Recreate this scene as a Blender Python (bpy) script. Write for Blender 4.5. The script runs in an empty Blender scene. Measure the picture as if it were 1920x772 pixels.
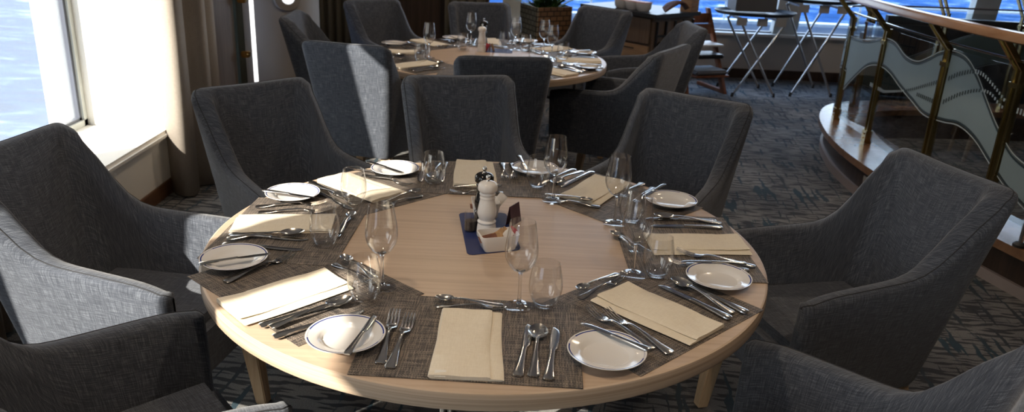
import bpy, bmesh, math, random
from mathutils import Vector, Matrix
random.seed(7)
PI = math.pi
SC = bpy.context.scene
COL = SC.collection

# ------------------------------------------------------------------ camera
F_PX, PITCH, ROLL = 1496.0, math.radians(20.27), math.radians(2.60)
CAM = Vector((0.063, -2.044, 1.611))
FW = Vector((0, math.cos(PITCH), -math.sin(PITCH)))
UP0 = Vector((0, math.sin(PITCH), math.cos(PITCH)))
RT0 = Vector((1, 0, 0))
RT = math.cos(ROLL) * RT0 + math.sin(ROLL) * UP0
UPV = -math.sin(ROLL) * RT0 + math.cos(ROLL) * UP0
def ray(px, py): return FW + RT * ((px - 960) / F_PX) - UPV * ((py - 386) / F_PX)
def at(px, py, z):
    d = ray(px, py); return CAM + d * ((z - CAM.z) / d.z)
def aty(px, py, y):
    d = ray(px, py); return CAM + d * ((y - CAM.y) / d.y)
def atx(px, py, x):
    d = ray(px, py); return CAM + d * ((x - CAM.x) / d.x)
cd = bpy.data.cameras.new('camera')
cam = bpy.data.objects.new('camera', cd); COL.objects.link(cam)
M = Matrix((RT, UPV, -FW)).transposed().to_4x4(); M.translation = CAM
cam.matrix_world = M
cd.sensor_width = 36; cd.lens = F_PX / 1920 * 36; cd.clip_end = 8000; cd.clip_start = .05
cd.dof.use_dof = True; cd.dof.focus_distance = 2.0; cd.dof.aperture_fstop = 5.6
SC.camera = cam

# ------------------------------------------------------------------ materials
MAT = {}
class NT:
    def __init__(s, name):
        s.m = bpy.data.materials.new(name); s.m.use_nodes = True
        s.t = s.m.node_tree; s.t.nodes.clear()
        s.out = s.n('ShaderNodeOutputMaterial'); MAT[name] = s.m
    def n(s, typ, **kw):
        nd = s.t.nodes.new(typ)
        for k, v in kw.items():
            if k.startswith('_'): setattr(nd, k[1:], v)
        for k, v in kw.items():
            if not k.startswith('_'):
                nd.inputs[k.replace('__', ' ')].default_value = v
        return nd
    def l(s, a, b): s.t.links.new(a, b)
    def bsdf(s, col=None, rough=.5, metal=0., **kw):
        b = s.n('ShaderNodeBsdfPrincipled'); b.inputs['Roughness'].default_value = rough
        b.inputs['Metallic'].default_value = metal
        if col is not None: b.inputs['Base Color'].default_value = (*col, 1)
        for k, v in kw.items(): b.inputs[k.replace('__', ' ')].default_value = v
        s.l(b.outputs[0], s.out.inputs[0]); s.b = b; return b
    def ramp(s, fac, stops, interp='LINEAR'):
        r = s.n('ShaderNodeValToRGB'); r.color_ramp.interpolation = interp
        e = r.color_ramp.elements
        while len(e) < len(stops): e.new(.5)
        for el, (p, c) in zip(e, stops):
            el.position = p; el.color = (*c, 1) if len(c) == 3 else c
        s.l(fac, r.inputs[0]); return r.outputs[0]
    def coord(s, kind='Object', scale=(1, 1, 1), rot=(0, 0, 0), loc=(0, 0, 0)):
        t = s.n('ShaderNodeTexCoord'); m = s.n('ShaderNodeMapping')
        m.inputs['Scale'].default_value = scale; m.inputs['Rotation'].default_value = rot; m.inputs['Location'].default_value = loc
        s.l(t.outputs[kind], m.inputs[0]); return m.outputs[0]
    def noise(s, vec, scale=5, detail=2, rough=.5, dist=0.):
        t = s.n('ShaderNodeTexNoise'); s.l(vec, t.inputs['Vector'])
        t.inputs['Scale'].default_value = scale; t.inputs['Detail'].default_value = detail
        t.inputs['Roughness'].default_value = rough; t.inputs['Distortion'].default_value = dist
        return t.outputs['Fac']
    def math(s, op, a, b=None):
        m = s.n('ShaderNodeMath'); m.operation = op
        for i, v in enumerate((a, b)):
            if v is None: continue
            if isinstance(v, (int, float)): m.inputs[i].default_value = v
            else: s.l(v, m.inputs[i])
        return m.outputs[0]
    def mix(s, fac, a, b, blend='MIX'):
        m = s.n('ShaderNodeMix'); m.data_type = 'RGBA'; m.blend_type = blend
        for i, v in ((0, fac), (6, a), (7, b)):
            if isinstance(v, (int, float)): m.inputs[i].default_value = v
            elif isinstance(v, tuple): m.inputs[i].default_value = (*v, 1)
            else: s.l(v, m.inputs[i])
        return m.outputs[2]
    def bump(s, h, dist=.001, strength=1.):
        b = s.n('ShaderNodeBump'); b.inputs['Distance'].default_value = dist; b.inputs['Strength'].default_value = strength
        s.l(h, b.inputs['Height']); s.l(b.outputs[0], s.b.inputs['Normal'])

def plain(name, col, rough=.5, metal=0., var=.08, vscale=6, **kw):
    t = NT(name); t.bsdf(col, rough, metal, **kw)
    v = t.noise(t.coord(), vscale, 3)
    lo = tuple(c * (1 - var) for c in col); hi = tuple(min(1, c * (1 + var)) for c in col)
    t.l(t.ramp(v, [(.3, lo), (.7, hi)]), t.b.inputs['Base Color'])
    return t.m

def fabric(name, dark, mid, light):
    t = NT(name); t.bsdf(mid, .92)
    t.b.inputs['Sheen Weight'].default_value = .25; t.b.inputs['Sheen Roughness'].default_value = .5
    a = t.noise(t.coord('UV', (380, 20, 1)), 1, 2, .65)
    b = t.noise(t.coord('UV', (20, 380, 1), loc=(3, 7, 0)), 1, 2, .65)
    c = t.noise(t.coord('UV', (900, 900, 1)), 1, 1)
    s = t.math('ADD', t.math('MULTIPLY', t.math('ADD', a, b), .38), t.math('MULTIPLY', c, .24))
    t.l(t.ramp(s, [(.38, dark), (.5, mid), (.63, light)]), t.b.inputs['Base Color'])
    t.bump(s, .0012, .6); return t.m
fabric('charcoal_weave', (.025, .031, .045), (.058, .068, .091), (.165, .185, .22))
plain('charcoal_piping', (.035, .037, .043), .9)

def wood(name, c1, c2, c3, scale=(2.2, 45, 45), rot=(0, 0, 0), rough=.42, kind='Object'):
    t = NT(name); t.bsdf(c2, rough)
    v = t.coord(kind, scale, rot)
    a = t.noise(v, 1.0, 5, .62, .6)
    b = t.noise(t.coord(kind, tuple(x * .25 for x in scale), rot), 1, 2)
    f = t.math('ADD', t.math('MULTIPLY', a, .7), t.math('MULTIPLY', b, .3))
    t.l(t.ramp(f, [(.34, c1), (.5, c2), (.66, c3)]), t.b.inputs['Base Color'])
    t.bump(a, .0006, .25); return t.m
wood('oak_veneer', (.455, .335, .245), (.53, .40, .295), (.58, .45, .34), rot=(0, 0, math.radians(36)), scale=(2.4, 75, 75), rough=.36)
wood('oak_edge', (.33, .235, .16), (.51, .385, .275), (.60, .47, .36), scale=(1.5, 1.5, 190), rough=.45)
wood('oak_leg', (.38, .25, .14), (.50, .35, .21), (.58, .42, .27), scale=(40, 40, 3), rough=.5)
wood('dark_panel', (.045, .028, .018), (.07, .043, .027), (.095, .06, .04), scale=(30, 30, 1.5), rough=.35)
wood('brown_panel', (.11, .075, .05), (.15, .105, .075), (.18, .13, .095), scale=(60, 60, 2), rough=.5)
wood('drawer_wood', (.28, .17, .095), (.38, .245, .145), (.45, .30, .185), scale=(3, 3, 40), rough=.4)
wood('red_beech', (.16, .055, .022), (.22, .08, .035), (.27, .105, .05), scale=(30, 30, 3), rough=.4)
wood('ledge_wood', (.15, .08, .045), (.23, .125, .07), (.28, .16, .09), scale=(8, 8, 8), rough=.22)
plain('kerb_trim', (.30, .25, .235), .5)
wood('handrail_wood', (.27, .14, .07), (.36, .20, .11), (.42, .25, .14), scale=(20, 3, 20), rough=.25)
wood('kerb_wood', (.03, .018, .012), (.05, .03, .02), (.07, .043, .03), scale=(25, 25, 2), rough=.4)
wood('baseboard_wood', (.08, .035, .018), (.12, .055, .028), (.15, .075, .04), scale=(5, 5, 40), rough=.35)

def make_mat():
    t = NT('woven_vinyl'); t.bsdf((.1, .08, .07), .6)
    a = t.noise(t.coord('Object', (360, 15, 1)), 1, 2, .7)
    b = t.noise(t.coord('Object', (15, 360, 1)), 1, 2, .7)
    ch = t.n('ShaderNodeTexChecker'); t.l(t.coord('Object', (1, 1, 1)), ch.inputs['Vector']); ch.inputs['Scale'].default_value = 340
    ca = t.ramp(a, [(.38, (.020, .017, .016)), (.49, (.105, .09, .08)), (.60, (.31, .255, .205))])
    cb = t.ramp(b, [(.38, (.016, .015, .017)), (.5, (.085, .075, .07)), (.61, (.30, .24, .19))])
    t.l(t.mix(ch.outputs['Fac'], ca, cb), t.b.inputs['Base Color'])
    t.bump(ch.outputs['Fac'], .0006, .5)
make_mat()
def make_bluemat():
    t = NT('blue_vinyl'); t.bsdf((.012, .022, .10), .55)
    ch = t.n('ShaderNodeTexChecker'); t.l(t.coord('Object'), ch.inputs['Vector']); ch.inputs['Scale'].default_value = 330
    t.l(t.mix(ch.outputs['Fac'], (.010, .018, .085), (.02, .035, .15)), t.b.inputs['Base Color'])
    t.bump(ch.outputs['Fac'], .0006, .5)
make_bluemat()

def make_carpet():
    t = NT('carpet'); t.bsdf((.1, .1, .1), .95)
    base = t.coord('Object', (1, 1, 1), (0, 0, math.radians(6)))
    wob = t.n('ShaderNodeTexNoise'); t.l(base, wob.inputs['Vector']); wob.inputs['Scale'].default_value = 9; wob.inputs['Detail'].default_value = 2
    dv = t.n('ShaderNodeVectorMath'); dv.operation = 'MULTIPLY_ADD'
    t.l(wob.outputs['Color'], dv.inputs[0]); dv.inputs[1].default_value = (.035, .035, 0); t.l(base, dv.inputs[2])
    def dash(scale, th):
        mp = t.n('ShaderNodeMapping'); mp.inputs['Scale'].default_value = scale; t.l(dv.outputs[0], mp.inputs[0])
        return t.ramp(t.noise(mp.outputs[0], 1, 1.5, .5), [(th - .02, (0, 0, 0)), (th + .02, (1, 1, 1))])
    h = dash((7, 46, 1), .52); v = dash((36, 3.2, 1), .60)
    big = t.ramp(t.noise(base, 2.6, 2), [(.35, (0, 0, 0)), (.6, (1, 1, 1))])
    fuzz = t.noise(base, 260, 1)
    ground = t.ramp(fuzz, [(.3, (.14, .138, .134)), (.7, (.26, .255, .244))])
    blue = t.mix(big, (.035, .04, .048), (.025, .055, .075))
    c1 = t.mix(h, ground, (.045, .047, .053))
    c2 = t.mix(v, c1, blue)
    patch = t.ramp(t.noise(t.coord('Object', (1, 1, 1), loc=(4, 1, 0)), 1.7, 2), [(.42, (.55, .55, .57)), (.62, (1, 1, 1))])
    t.l(t.mix(1.0, c2, patch, 'MULTIPLY'), t.b.inputs['Base Color'])
    t.bump(fuzz, .004, .5)
make_carpet()

def make_plate():
    t = NT('china'); t.bsdf((.78, .765, .75), .12)
    tc = t.n('ShaderNodeTexCoord'); sp = t.n('ShaderNodeSeparateXYZ'); t.l(tc.outputs['Object'], sp.inputs[0])
    r = t.math('SQRT', t.math('ADD', t.math('POWER', sp.outputs[0], 2), t.math('POWER', sp.outputs[1], 2)))
    ring = t.math('MULTIPLY', t.math('GREATER_THAN', r, .0765), t.math('LESS_THAN', r, .0795))
    ang = t.math('ARCTAN2', sp.outputs[1], sp.outputs[0])
    gap = t.math('GREATER_THAN', t.math('ABSOLUTE', t.math('SUBTRACT', t.math('ABSOLUTE', ang), 1.45)), .22)
    tick = t.math('GREATER_THAN', t.math('SINE', t.math('MULTIPLY', ang, 95)), .2)
    f = t.math('MULTIPLY', ring, t.math('MAXIMUM', gap, t.math('MULTIPLY', tick, .7)))
    t.l(t.mix(f, (.78, .765, .75), (.035, .06, .25)), t.b.inputs['Base Color'])
make_plate()
plain('white_ceramic', (.80, .78, .76), .15, var=.02)
plain('black_lacquer', (.012, .012, .013), .12, var=.05)
plain('steel', (.74, .72, .69), .18, 1.0, var=.05)
plain('chrome', (.70, .70, .70), .1, 1.0, var=.03)
plain('brass', (.48, .36, .16), .22, 1.0, var=.2)
plain('gold_brass', (.75, .48, .16), .22, 1.0, var=.1)
def make_napkin():
    t = NT('cream_linen'); t.bsdf((.80, .72, .58), .85)
    a = t.noise(t.coord('Object', (900, 60, 60)), 1, 1); b = t.noise(t.coord('Object', (60, 900, 60)), 1, 1)
    s = t.math('ADD', t.math('MULTIPLY', a, .5), t.math('MULTIPLY', b, .5))
    t.l(t.ramp(s, [(.35, (.74, .66, .525)), (.65, (.83, .755, .62))]), t.b.inputs['Base Color'])
    w = t.noise(t.coord('Object', (1, 1, 1)), 16, 3)
    t.bump(w, .006, .35)
make_napkin()
plain('strap_grey', (.38, .38, .38), .7)
plain('label_white', (.82, .80, .74), .7)
def thin_glass(name, tint, edge, base=.05, rough=0., refl=1.0):
    t = NT(name)
    tr = t.n('ShaderNodeBsdfTransparent'); gl = t.n('ShaderNodeBsdfGlossy'); gl.inputs['Roughness'].default_value = rough
    lw = t.n('ShaderNodeLayerWeight'); lw.inputs['Blend'].default_value = .5
    t.l(t.ramp(lw.outputs['Facing'], [(.0, tint), (.68, tint), (.98, edge)]), tr.inputs[0])
    fr = t.math('ADD', base, t.math('MULTIPLY', t.math('POWER', lw.outputs['Facing'], 3.0), .6))
    mx = t.n('ShaderNodeMixShader'); t.l(t.math('MULTIPLY', fr, refl), mx.inputs[0])
    t.l(tr.outputs[0], mx.inputs[1]); t.l(gl.outputs[0], mx.inputs[2]); t.l(mx.outputs[0], t.out.inputs[0])
thin_glass('drink_glass', (.995, .995, .995), (.86, .86, .86), .07)
t = NT('solid_glass'); g = t.n('ShaderNodeBsdfGlass'); g.inputs['IOR'].default_value = 1.48; g.inputs['Color'].default_value = (.97, .97, .97, 1); t.l(g.outputs[0], t.out.inputs[0])
thin_glass('clear_panel', (.90, .93, .93), (.55, .70, .68), .06)
thin_glass('green_glass', (.52, .57, .53), (.2, .27, .24), .08)
t = NT('window_glass')
tr = t.n('ShaderNodeBsdfTransparent'); tr.inputs[0].default_value = (.85, .80, .715, 1)
tl = t.n('ShaderNodeBsdfTranslucent'); tl.inputs[0].default_value = (.52, .53, .47, 1)
mx = t.n('ShaderNodeMixShader'); mx.inputs[0].default_value = .115
t.l(tr.outputs[0], mx.inputs[1]); t.l(tl.outputs[0], mx.inputs[2]); t.l(mx.outputs[0], t.out.inputs[0])
plain('frosted_film', (.27, .35, .375), .6, var=.03, Alpha=.9)
plain('film_light', (.45, .52, .54), .6)
t = NT('daylight_pane'); em = t.n('ShaderNodeEmission'); em.inputs[0].default_value = (.9, .95, 1, 1); em.inputs[1].default_value = .8; t.l(em.outputs[0], t.out.inputs[0])  # emission stands in for daylight behind the porthole
plain('film_dark', (.03, .05, .06), .5)
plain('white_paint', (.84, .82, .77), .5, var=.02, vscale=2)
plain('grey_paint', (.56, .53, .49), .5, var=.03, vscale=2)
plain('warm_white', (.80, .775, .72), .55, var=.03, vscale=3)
plain('frame_grey', (.10, .11, .14), .4)
plain('frame_pale', (.55, .57, .54), .5)
plain('rubber', (.02, .02, .02), .6)
plain('dark_metal', (.045, .045, .048), .35, .6)
plain('black_plastic', (.02, .021, .024), .4)
plain('black_leather', (.012, .012, .014), .4)
plain('grey_box', (.11, .11, .115), .6)
plain('ceiling_white', (.62, .60, .57), .8)
def make_curtain(name, c):
    t = NT(name); t.bsdf(c, .9)
    a = t.noise(t.coord('UV', (700, 30, 1)), 1, 2); b = t.noise(t.coord('UV', (30, 700, 1)), 1, 2)
    s = t.math('ADD', t.math('MULTIPLY', a, .5), t.math('MULTIPLY', b, .5))
    t.l(t.ramp(s, [(.35, tuple(x * .85 for x in c)), (.65, tuple(x * 1.12 for x in c))]), t.b.inputs['Base Color'])
make_curtain('taupe_curtain', (.36, .315, .27))
make_curtain('moss_curtain', (.20, .18, .135))
plain('plant_green', (.035, .09, .02), .5, var=.4, vscale=20)
plain('pepper_corn', (.05, .035, .025), .7, var=.5, vscale=400)
plain('sugar_brown', (.42, .25, .12), .6, var=.3, vscale=60)
plain('sugar_white', (.78, .74, .70), .6, var=.1, vscale=60)
plain('sugar_red', (.45, .05, .07), .5, var=.2, vscale=60)
plain('sugar_dark', (.16, .06, .035), .6, var=.3, vscale=60)
plain('plum_card', (.07, .03, .05), .45, var=.2, vscale=30)
plain('salmon', (.62, .36, .30), .6)
plain('brown_cloth', (.085, .03, .018), .8, var=.25, vscale=30)
plain('grey_cushion', (.13, .135, .145), .9, var=.1)
plain('hot_metal', (.35, .35, .36), .3, .3)
def make_weave(name, c1, c2, c3):
    t = NT(name); t.bsdf(c2, .6)
    br = t.n('ShaderNodeTexBrick'); t.l(t.coord('UV', (1, 1, 1)), br.inputs['Vector'])
    br.inputs['Color1'].default_value = (*c1, 1); br.inputs['Color2'].default_value = (*c2, 1); br.inputs['Mortar'].default_value = (*c3, 1)
    br.inputs['Scale'].default_value = 1.0; br.inputs['Mortar Size'].default_value = .005
    br.inputs['Brick Width'].default_value = .075; br.inputs['Row Height'].default_value = .045
    t.l(br.outputs['Color'], t.b.inputs['Base Color']); t.bump(br.outputs['Fac'], -.004, .8)
make_weave('basket_brown', (.30, .16, .07), (.19, .10, .045), (.03, .016, .01))
make_weave('basket_grey', (.36, .35, .27), (.26, .25, .19), (.06, .055, .045))
def make_sea():
    t = NT('sea_water'); t.bsdf((.02, .1, .3), .6, Specular__IOR__Level=0.)
    a = t.noise(t.coord('Object', (.22, .55, 1), (0, 0, .3)), 1, 5, .62, .8)
    b = t.noise(t.coord('Object', (.05, .12, 1)), 1, 2)
    s = t.math('ADD', t.math('MULTIPLY', a, .75), t.math('MULTIPLY', b, .25))
    t.l(t.ramp(s, [(.40, (.010, .030, .085)), (.52, (.018, .052, .145)), (.60, (.07, .12, .22)), (.69, (.42, .46, .52))]), t.b.inputs['Base Color'])
    t.bump(a, .5, .5)
make_sea()

# ------------------------------------------------------------------ mesh helpers
def obj(name, bm, mat, parent=None, smooth=True, bevel=0, uvbox=False):
    if bevel:
        bmesh.ops.bevel(bm, geom=[e for e in bm.edges], offset=bevel, segments=2, affect='EDGES', clamp_overlap=True)
    bmesh.ops.recalc_face_normals(bm, faces=bm.faces)
    me = bpy.data.meshes.new(name); bm.to_mesh(me); bm.free()
    mats = mat if isinstance(mat, (list, tuple)) else [mat]
    for m in mats: me.materials.append(MAT[m])
    if smooth:
        me.polygons.foreach_set('use_smooth', [True] * len(me.polygons))
        try: me.set_sharp_from_angle(angle=math.radians(38))
        except Exception: pass
    o = bpy.data.objects.new(name, me); COL.objects.link(o)
    if parent is not None: o.parent = parent
    return o
def tag(o, label, cat, group=None, kind=None):
    o['label'] = label; o['category'] = cat
    if group: o['group'] = group
    if kind: o['kind'] = kind
    return o
def thing(name, label, cat, loc=(0, 0, 0), rz=0, group=None, kind=None):
    o = bpy.data.objects.new(name, None); COL.objects.link(o)
    o.empty_display_size = .05
    o.location = loc; o.rotation_euler = (0, 0, rz)
    return tag(o, label, cat, group, kind)
def struct(name, bm, mat, **kw):
    o = obj(name, bm, mat, **kw); o['kind'] = 'structure'; return o
KIDS = {}
def dup(root, loc, rz, label, group=None, scale=None):
    r = root.copy(); COL.objects.link(r); r.location = loc
    r.rotation_euler = (0, 0, rz) if not isinstance(rz, tuple) else rz
    r['label'] = label
    if group: r['group'] = group
    for ch in list(root.children):
        c = ch.copy(); COL.objects.link(c); c.parent = r
        for g in list(ch.children):
            d = g.copy(); COL.objects.link(d); d.parent = c
    return r
class Proto:
    """first call places the original, later calls place copies"""
    def __init__(s, root): s.root = root; s.used = False
    def put(s, loc, rz, label, group=None):
        if not s.used:
            s.used = True; o = s.root
            o.location = loc; o.rotation_euler = (0, 0, rz) if not isinstance(rz, tuple) else rz
            o['label'] = label
            if group: o['group'] = group
            return o
        return dup(s.root, loc, rz, label, group)

def box(bm, x0, x1, y0, y1, z0, z1, mi=0):
    vs = [bm.verts.new((x, y, z)) for z in (z0, z1) for y in (y0, y1) for x in (x0, x1)]
    fs = [(0, 2, 3, 1), (4, 5, 7, 6), (0, 1, 5, 4), (2, 6, 7, 3), (0, 4, 6, 2), (1, 3, 7, 5)]
    r = []
    for f in fs:
        fc = bm.faces.new([vs[i] for i in f]); fc.material_index = mi; r.append(fc)
    return vs
def BX(x0, x1, y0, y1, z0, z1):
    bm = bmesh.new(); box(bm, x0, x1, y0, y1, z0, z1); return bm
def hexa(bm, bot, top):
    a = [bm.verts.new(p) for p in bot]; b = [bm.verts.new(p) for p in top]; n = len(a)
    bm.faces.new(a[::-1]); bm.faces.new(b)
    for i in range(n): bm.faces.new((a[i], a[(i + 1) % n], b[(i + 1) % n], b[i]))
def lathe(bm, prof, n=32, cap0=False, cap1=False):
    rings = []
    for r, z in prof:
        if r < 1e-6: rings.append([bm.verts.new((0, 0, z))])
        else: rings.append([bm.verts.new((r * math.cos(2 * PI * i / n), r * math.sin(2 * PI * i / n), z)) for i in range(n)])
    for a, b in zip(rings, rings[1:]):
        for i in range(n):
            j = (i + 1) % n
            if len(a) == 1: bm.faces.new((a[0], b[j], b[i]))
            elif len(b) == 1: bm.faces.new((a[i], a[j], b[0]))
            else: bm.faces.new((a[i], a[j], b[j], b[i]))
    if cap0 and len(rings[0]) > 1: bm.faces.new(rings[0][::-1])
    if cap1 and len(rings[-1]) > 1: bm.faces.new(rings[-1])
def smoothprof(pts, n=6):
    """Catmull-Rom through profile points"""
    out = []
    P = [pts[0]] + list(pts) + [pts[-1]]
    for i in range(1, len(P) - 2):
        p0, p1, p2, p3 = P[i - 1], P[i], P[i + 1], P[i + 2]
        for k in range(n):
            t = k / n
            out.append(tuple(.5 * ((2 * b) + (-a + c) * t + (2 * a - 5 * b + 4 * c - d) * t * t + (-a + 3 * b - 3 * c + d) * t ** 3) for a, b, c, d in zip(p0, p1, p2, p3)))
    out.append(tuple(pts[-1])); return out
def tube(bm, pts, r, n=8, closed=False, caps=True):
    pts = [Vector(p) for p in pts]; N = len(pts); rings = []; u = None
    for i, p in enumerate(pts):
        if closed: d = pts[(i + 1) % N] - pts[i - 1]
        else: d = pts[min(i + 1, N - 1)] - pts[max(i - 1, 0)]
        d.normalize()
        if u is None: u = d.orthogonal().normalized()
        else:
            u = (u - d * u.dot(d)); u = u.normalized() if u.length > 1e-6 else d.orthogonal().normalized()
        v = d.cross(u); rr = r[i] if isinstance(r, (list, tuple)) else r
        rings.append([bm.verts.new(p + (u * math.cos(2 * PI * k / n) + v * math.sin(2 * PI * k / n)) * rr) for k in range(n)])
    m = N if closed else N - 1
    for i in range(m):
        a, b = rings[i], rings[(i + 1) % N]
        for k in range(n): bm.faces.new((a[k], a[(k + 1) % n], b[(k + 1) % n], b[k]))
    if caps and not closed:
        bm.faces.new(rings[0][::-1]); bm.faces.new(rings[-1])
def loft(bm, st, n=10, sq=2.6):
    """stations (x, halfwidth, halfthick, z[, y]) -> super-ellipse rings along x"""
    rings = []
    for s in st:
        x, w, h, z = s[:4]; y = s[4] if len(s) > 4 else 0
        R = []
        for k in range(n):
            a = 2 * PI * k / n; c, q = math.cos(a), math.sin(a)
            R.append(bm.verts.new((x, y + w * math.copysign(abs(c) ** (2 / sq), c), z + h * math.copysign(abs(q) ** (2 / sq), q))))
        rings.append(R)
    for a, b in zip(rings, rings[1:]):
        for k in range(n): bm.faces.new((a[k], a[(k + 1) % n], b[(k + 1) % n], b[k]))
    bm.faces.new(rings[0][::-1]); bm.faces.new(rings[-1])
def rbox(bm, x0, x1, y0, y1, z0, z1, r, seg=3):
    b2 = bmesh.new(); box(b2, x0, x1, y0, y1, z0, z1)
    bmesh.ops.bevel(b2, geom=list(b2.edges), offset=r, segments=seg, affect='EDGES', clamp_overlap=True)
    me = bpy.data.meshes.new('tmp'); b2.to_mesh(me); b2.free(); bm.from_mesh(me); bpy.data.meshes.remove(me)
def sheet(path, z0, z1, nz=2, flare=None):
    """vertical sheet along a plan path, UV in metres"""
    bm = bmesh.new(); uv = bm.loops.layers.uv.new('UVMap'); cols = []; s = 0; S = []
    for i, p in enumerate(path):
        if i: s += (Vector(p) - Vector(path[i - 1])).length
        S.append(s)
        cols.append([bm.verts.new((p[0], p[1], z0 + (z1 - z0) * k / nz)) for k in range(nz + 1)])
    for i in range(len(path) - 1):
        for k in range(nz):
            f = bm.faces.new((cols[i][k], cols[i + 1][k], cols[i + 1][k + 1], cols[i][k + 1]))
            for lp, (a, b) in zip(f.loops, ((i, k), (i + 1, k), (i + 1, k + 1), (i, k + 1))):
                lp[uv].uv = (S[a], z0 + (z1 - z0) * b / nz)
    return bm

# ------------------------------------------------------------------ the setting
XW, XG = -1.92, -2.39          # inner face of the window wall / its glass
ZS, CEIL = .375, 2.75
struct('floor', BX(-2.6, 7.5, -5.5, 7.2, -.1, 0), 'carpet')
struct('ceiling', BX(-2.6, 7.5, -5.5, 7.2, CEIL, CEIL + .1), 'ceiling_white')
# window wall: solid piers between the openings, (y0, y1, head)
WIN = [(1.34, 2.32, 2.12), (.10, .60, 2.36), (-1.89, -1.10, 2.62), (-5.2, -2.29, 2.62)]  # entries after the first: unseen, placed and sized to shape the sun patches
ys = [-5.5]
bm = bmesh.new()
def quad(bm, a, b, c, d): bm.faces.new([bm.verts.new(p) for p in (a, b, c, d)])
bm = bmesh.new()
prev = -5.5
XT = -2.335  # thin wall plane, so slanting sun passes the unseen openings
for (y0, y1, zh) in sorted(WIN):
    box(bm, XG - .05, XT, prev, y0, 0, CEIL)
    box(bm, XG - .05, XT, y0, y1, 0, ZS - .03)
    box(bm, XG - .05, XT, y0, y1, zh, CEIL)
    prev = y1
box(bm, XG - .19, XW, prev, 3.05, 0, CEIL)
box(bm, XT, XW, -.15, 2.32, 0, ZS - .03)
box(bm, XT, XW, 1.2, 2.32, 2.12, CEIL)
struct('wall_left', bm, 'warm_white', smooth=False)
for k, (y0, y1, zh) in enumerate(WIN):
    bm = bmesh.new(); rbox(bm, XG - (.19 if k == 0 else .05), (XW + .035 if k == 0 else XT + .04), (.80 if k == 0 else y0), y1, ZS - .05, ZS, .018)
    struct('trim_%d' % (k + 1), bm, 'warm_white')
    w = bpy.data.objects.new('window_%d' % (k + 1), None); COL.objects.link(w); w['kind'] = 'structure'; w.location = (XG, (y0 + y1) / 2, ZS)
    fr = bmesh.new()
    L = (y1 - y0) / 2
    for (a, b, c, d) in ((-L, -L + .035, 0, zh - ZS), (L - .035, L, 0, zh - ZS), (-L, L, 0, .035), (-L, L, zh - ZS - .035, zh - ZS)):
        box(fr, -.02, .035, a, b, c, d)
    obj('window_frame', fr, 'frame_pale', w, smooth=False)
    gk = bmesh.new()
    for (a, b, c, d) in ((-L + .035, -L + .055, .035, zh - ZS - .035), (L - .055, L - .035, .035, zh - ZS - .035), (-L + .035, L - .035, .035, .05), (-L + .035, L - .035, zh - ZS - .05, zh - ZS - .035)):
        box(gk, -.025, .02, a, b, c, d)
    obj('gasket', gk, 'frame_grey', w, smooth=False)
    obj('glass_pane', BX(-.008, -.002, -L + .04, L - .04, .04, zh - ZS - .04), 'window_glass', w, smooth=False)
struct('baseboard_left', BX(XW, XW + .018, -.15, 3.05, 0, .085), 'baseboard_wood', bevel=.004)
# wall beyond the first curtain: brown panel, white bulkhead with porthole
bm = bmesh.new(); box(bm, XG, XW + .03, 3.02, 3.47, 0, CEIL); struct('trim_5', bm, 'brown_panel', smooth=False)
bm = bmesh.new(); box(bm, XG - .05, XG + .05, 3.47, 3.78, 0, CEIL); box(bm, XG - .05, XG + .05, 3.94, 7.0, 0, CEIL); box(bm, XG - .05, XG + .05, 3.78, 3.94, 0, .45); box(bm, XG - .05, XG + .05, 3.78, 3.94, 1.9, CEIL)  # gap is an unseen slot added to let sun onto the column
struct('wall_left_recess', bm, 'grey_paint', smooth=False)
CX, CY, CR = -1.905, 4.55, .325
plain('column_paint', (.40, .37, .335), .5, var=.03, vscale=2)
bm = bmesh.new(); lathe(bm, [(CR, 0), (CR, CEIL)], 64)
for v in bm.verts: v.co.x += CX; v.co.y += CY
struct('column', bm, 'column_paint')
dv_ = Vector((CAM.x - CX, CAM.y - CY)).normalized(); zc_ = aty(542, -4, CY - CR).z
w = bpy.data.objects.new('window_5', None); COL.objects.link(w); w['kind'] = 'structure'
pd_ = Vector((aty(542, -4, CY - CR).x - CX, -CR)).normalized()
w.location = (CX + pd_.x * (CR - .012), CY + pd_.y * (CR - .012), zc_); w.rotation_euler = (PI / 2, 0, math.atan2(pd_.y, pd_.x) + PI / 2)
bm = bmesh.new(); lathe(bm, [(.050, .0), (.050, .03), (.056, .036), (.100, .030), (.112, .0)], 40); obj('porthole_ring', bm, 'column_paint', w)
bm = bmesh.new(); lathe(bm, [(0, .034), (.051, .034)], 40); obj('porthole_glass', bm, 'daylight_pane', w)
# glass fin with brass clamps
fin = thing('glass_partition', 'narrow upright green glass fin with brass clamps beside brown panel', 'partition', (XW, 3.50, 0))
bm = BX(.002, .085, -.012, .0, .02, 2.3); obj('glass_fin', bm, 'green_glass', fin, bevel=.002)
for zc in (.97, .60):
    bm = bmesh.new(); rbox(bm, .06, .115, -.03, .018, zc - .022, zc + .022, .006); b2 = bmesh.new()
    tube(bm, [(.10, -.045, zc), (.10, .03, zc)], .012, 10)
    obj('clamp', bm, 'gold_brass', fin)
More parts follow.
